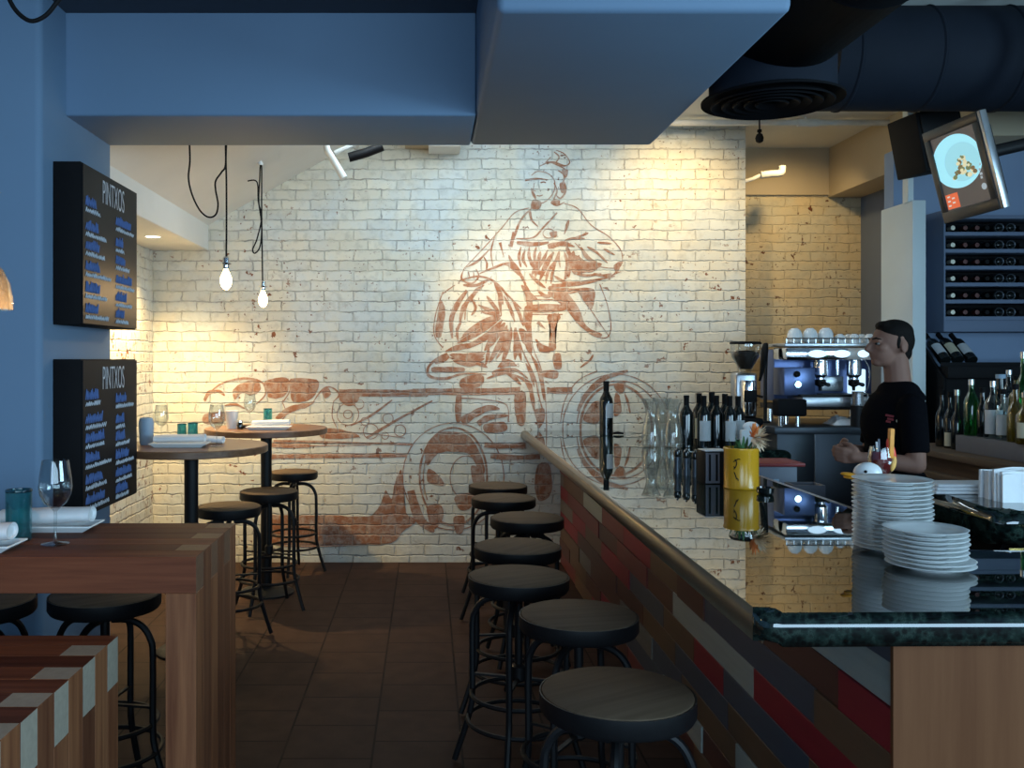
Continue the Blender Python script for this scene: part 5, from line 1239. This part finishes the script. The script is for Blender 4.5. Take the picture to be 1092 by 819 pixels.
# trunk (below the shirt)
m.blob((.015, 0, 1.36), (.100, .150, .12)); m.blob((.015, 0, 1.20), (.092, .138, .16)); m.blob((.04, 0, 1.02), (.105, .155, .13))
Ls, Le, Lw = (.012, -.165, 1.42), (.012, -.205, 1.165), (-.185, -.135, 1.19)
Rs, Re, Rw = (.035, .160, 1.42), (.0, .20, 1.17), (-.195, .03, 1.21)
for s0, e0, w0 in ((Ls, Le, Lw), (Rs, Re, Rw)):
    cap(s0, e0, .048, .038); cap(e0, Vector(e0).lerp(Vector(w0), .35), .038, .037); cap(Vector(e0).lerp(Vector(w0), .35), w0, .037, .026)
for s_ in (-1, 1): cap((.04, s_*.085, .98), (.035, s_*.095, .52), .082, .056); cap((.035, s_*.095, .52), (.05, s_*.10, .10), .055, .037); cap((.05, s_*.10, .07), (-.08, s_*.115, .04), .036, .03)
# hands: palms with five separate fingers closed round each other
def hand(wr, dirv, side, curl, roll):
    wr = Vector(wr); f = Vector(dirv).normalized(); s_ = Vector(side).normalized(); n = f.cross(s_).normalized()
    m.capsule(wr, wr+f*.04, .024, .026); 
    for k, off in enumerate((-.027, -.009, .009, .026)): m.capsule(wr+f*.030+s_*off*.6, wr+f*.078+s_*off, .013, .0115)
    for k, (off, L) in enumerate(((-.027, .85), (-.009, 1.0), (.009, .95), (.026, .76))):
        p = wr+f*.080+s_*off; a = .45
        for seg, (ln, r) in enumerate(((.036, .0098), (.026, .0090), (.020, .0082))):
            dv = (f*math.cos(a)+n*curl*math.sin(a)); q_ = p+dv*ln*L; m.capsule(p, q_, r, r*.94, sub=1); p = q_; a += .85
    p = wr+f*.025-s_*.030; q_ = p+(f*.6-s_*.45+n*curl*.4).normalized()*.038; m.capsule(p, q_, .013, .0115, sub=1); m.capsule(q_, q_+(f*.8+n*curl*.6).normalized()*.030, .011, .009, sub=1)
hand(Lw, (-.93, .30, .10), (.12, .1, -1), -1, 0)
hand(Rw, (-.62, -.75, -.06), (.05, -.05, -1), 1, 0)
headparts = []
body = m.build('body', M['skin'], man); remesh(body, .0052, 5, .5)
# eyes, brows
for s_ in (-1, 1):
    m = MB(); m.blob((-.0765, s_*.032, 1.688), (.0095, .012, .0075), sub=2); m.build('eye', mk('eye_white', (.13, .12, .11), .4) if s_ < 0 else bpy.data.materials['eye_white'], man)
    m = MB(); m.blob((-.0855, s_*.034, 1.688), (.0035, .005, .0055), sub=2); m.build('iris', M['hair'], man)
    m = MB(); m.tube([Vector((-.095, s_*.016, 1.711)), Vector((-.087, s_*.036, 1.715)), Vector((-.070, s_*.054, 1.707))], [.003, .004, .002], 8); m.build('eyebrow', M['hair'], man)
m = MB(); m.blob((.018, 0, 1.742), (.088, .077, .065)); m.blob((.046, 0, 1.705), (.062, .0765, .083)); m.blob((.060, 0, 1.645), (.036, .053, .045)); m.blob((-.034, -.0, 1.775), (.034, .050, .024))
for s_ in (-1, 1): m.blob((.006, s_*.066, 1.695), (.014, .012, .034))
shrink(m.bm)
hair = m.build('hair', M['hair'], man); remesh(hair, .005, 4)
for o_ in kids(man):
    if o_.name.split('.')[0] in ('eye', 'iris', 'eyebrow'): shrink(o_.data)
# t-shirt
m = MB(); cap = m.capsule
m.blob((.012, 0, 1.365), (.118, .165, .12)); m.blob((.012, 0, 1.21), (.112, .155, .18)); m.blob((.035, 0, 1.04), (.118, .17, .13)); m.blob((.036, 0, 1.482), (.080, .120, .046)); m.blob((.045, 0, 1.45), (.085, .155, .05)); m.blob((-.008, 0, 1.33), (.112, .150, .15)); m.blob((.016, 0, 1.42), (.095, .160, .075))
m.lathe([(0, -.03), (.074, -.03), (.064, .022), (0, .022)], c=(.034, 0, 1.498), seg=26)
for s0, e0 in ((Ls, Le), (Rs, Re)):
    s0, e0 = Vector(s0), Vector(e0); m.blob(s0+Vector((0, 0, -.012)), (.060, .058, .062)); m.blob(s0.lerp(Vector((.042, 0, 1.47)), .42)+Vector((0, 0, .004)), (.062, .062, .05)); m.tube([s0, s0.lerp(e0, .4), s0.lerp(e0, .80)], [.058, .058, .056], 18)
tee = m.build('t_shirt', M['tee'], man); remesh(tee, .0065, 16)
m = MB()
for k, (a, z, w_) in enumerate(((0, 0, .034), (.006, -.014, .026), (.0, -.026, .020))): m.box(-w_/2+a, w_/2+a, -.0012, .0012, z-.004, z+.006, bev=.0008, seg=1)
lg = m.build('chest_emblem', mk('dull_red_print', (.18, .015, .02), .8), man); lg.location = (-.068, -.130, 1.372); lg.rotation_euler = (0, .2, -.45)
m = MB(); m.blob((0, 0, 0), (.010, .002, .010), sub=2); lg2 = m.build('chest_emblem', M['label_cream'], man); lg2.location = (-.038, -.1475, 1.352); lg2.rotation_euler = (0, 0, -.4)
# trousers and shoes
m = MB(); cap = m.capsule
m.blob((.035, 0, 1.0), (.112, .165, .10))
for s_ in (-1, 1): cap((.04, s_*.088, .96), (.035, s_*.097, .52), .094, .068); cap((.035, s_*.097, .52), (.05, s_*.10, .10), .068, .056)
tr = m.build('trousers', M['denim'], man); remesh(tr, .010, 4)
for s_ in (-1, 1):
    m = MB(); m.blob((-.02, s_*.11, .045), (.14, .048, .045)); m.box(-.15, .10, s_*.11-.045, s_*.11+.045, .0, .03, bev=.012); o = m.build('shoe', M['black'], man); remesh(o, .008, 3)

# ================================================================== LIGHTS OF THE PLACE
# daylight pours in through the open shopfront behind the camera (the sky); the
# lamps over the seating wash the brick wall
WARM = (1, .70, .32)
light('wall_wash_spot', 'SPOT', (1.95, 6.55, 3.40), 95, WARM, aim=(1.95, 7.48, 2.55), spot_size=1.7, spot_blend=.9, shadow_soft_size=.05)
light('mural_spot', 'SPOT', (.70, 5.2, 3.40), 330, WARM, aim=(.66, 7.48, 2.04), spot_size=.60, spot_blend=1.0, shadow_soft_size=.04)
light('soffit_downlight', 'SPOT', (-1.945, 6.64, 2.47), 290, WARM, aim=(-1.95, 6.9, 0), spot_size=2.1, spot_blend=.8, shadow_soft_size=.05)
light('alcove_spot', 'SPOT', (2.95, 7.35, 3.40), 38, WARM, aim=(3.1, 8.3, 2.2), spot_size=1.9, spot_blend=.8, shadow_soft_size=.05)
for px, py, d in ((241, 297, d1), (280.5, 318, d2)):
    q = sp(px, py, d); light('filament', 'POINT', q+Vector((0, 0, -.075)), 7, (1, .66, .32), shadow_soft_size=.03)
light('pendant_filament', 'POINT', c+Vector((0, 0, -.02)) if False else sp(-15, 330, d0)+Vector((0, 0, -.01)), 3, (1, .55, .22), shadow_soft_size=.03)
sk = light('back_wall_fill', 'AREA', (.3, 6.5, 3.44), 58, (.74, .90, 1.0), aim=(.3, 7.3, 1.0), shape='RECTANGLE', size=2.4, size_y=.9)  # added area light to brighten the back wall; the ceiling above is closed
light('shopfront_daylight', 'AREA', (1.0, -2.9, 1.7), 230, (.50, .76, 1.0), aim=(1.0, 6, 1.9), shape='RECTANGLE', size=6, size_y=1.6)
light('side_window_daylight', 'AREA', (5.2, .3, 2.0), 200, (.50, .80, 1.0), aim=(0, 2.2, 1.7), shape='RECTANGLE', size=3.2, size_y=1.6)
scn.view_settings.view_transform = 'Standard'; scn.view_settings.look = 'None'; scn.view_settings.gamma = 1
scn.view_settings.use_curve_mapping = False; scn.view_settings.exposure = 0
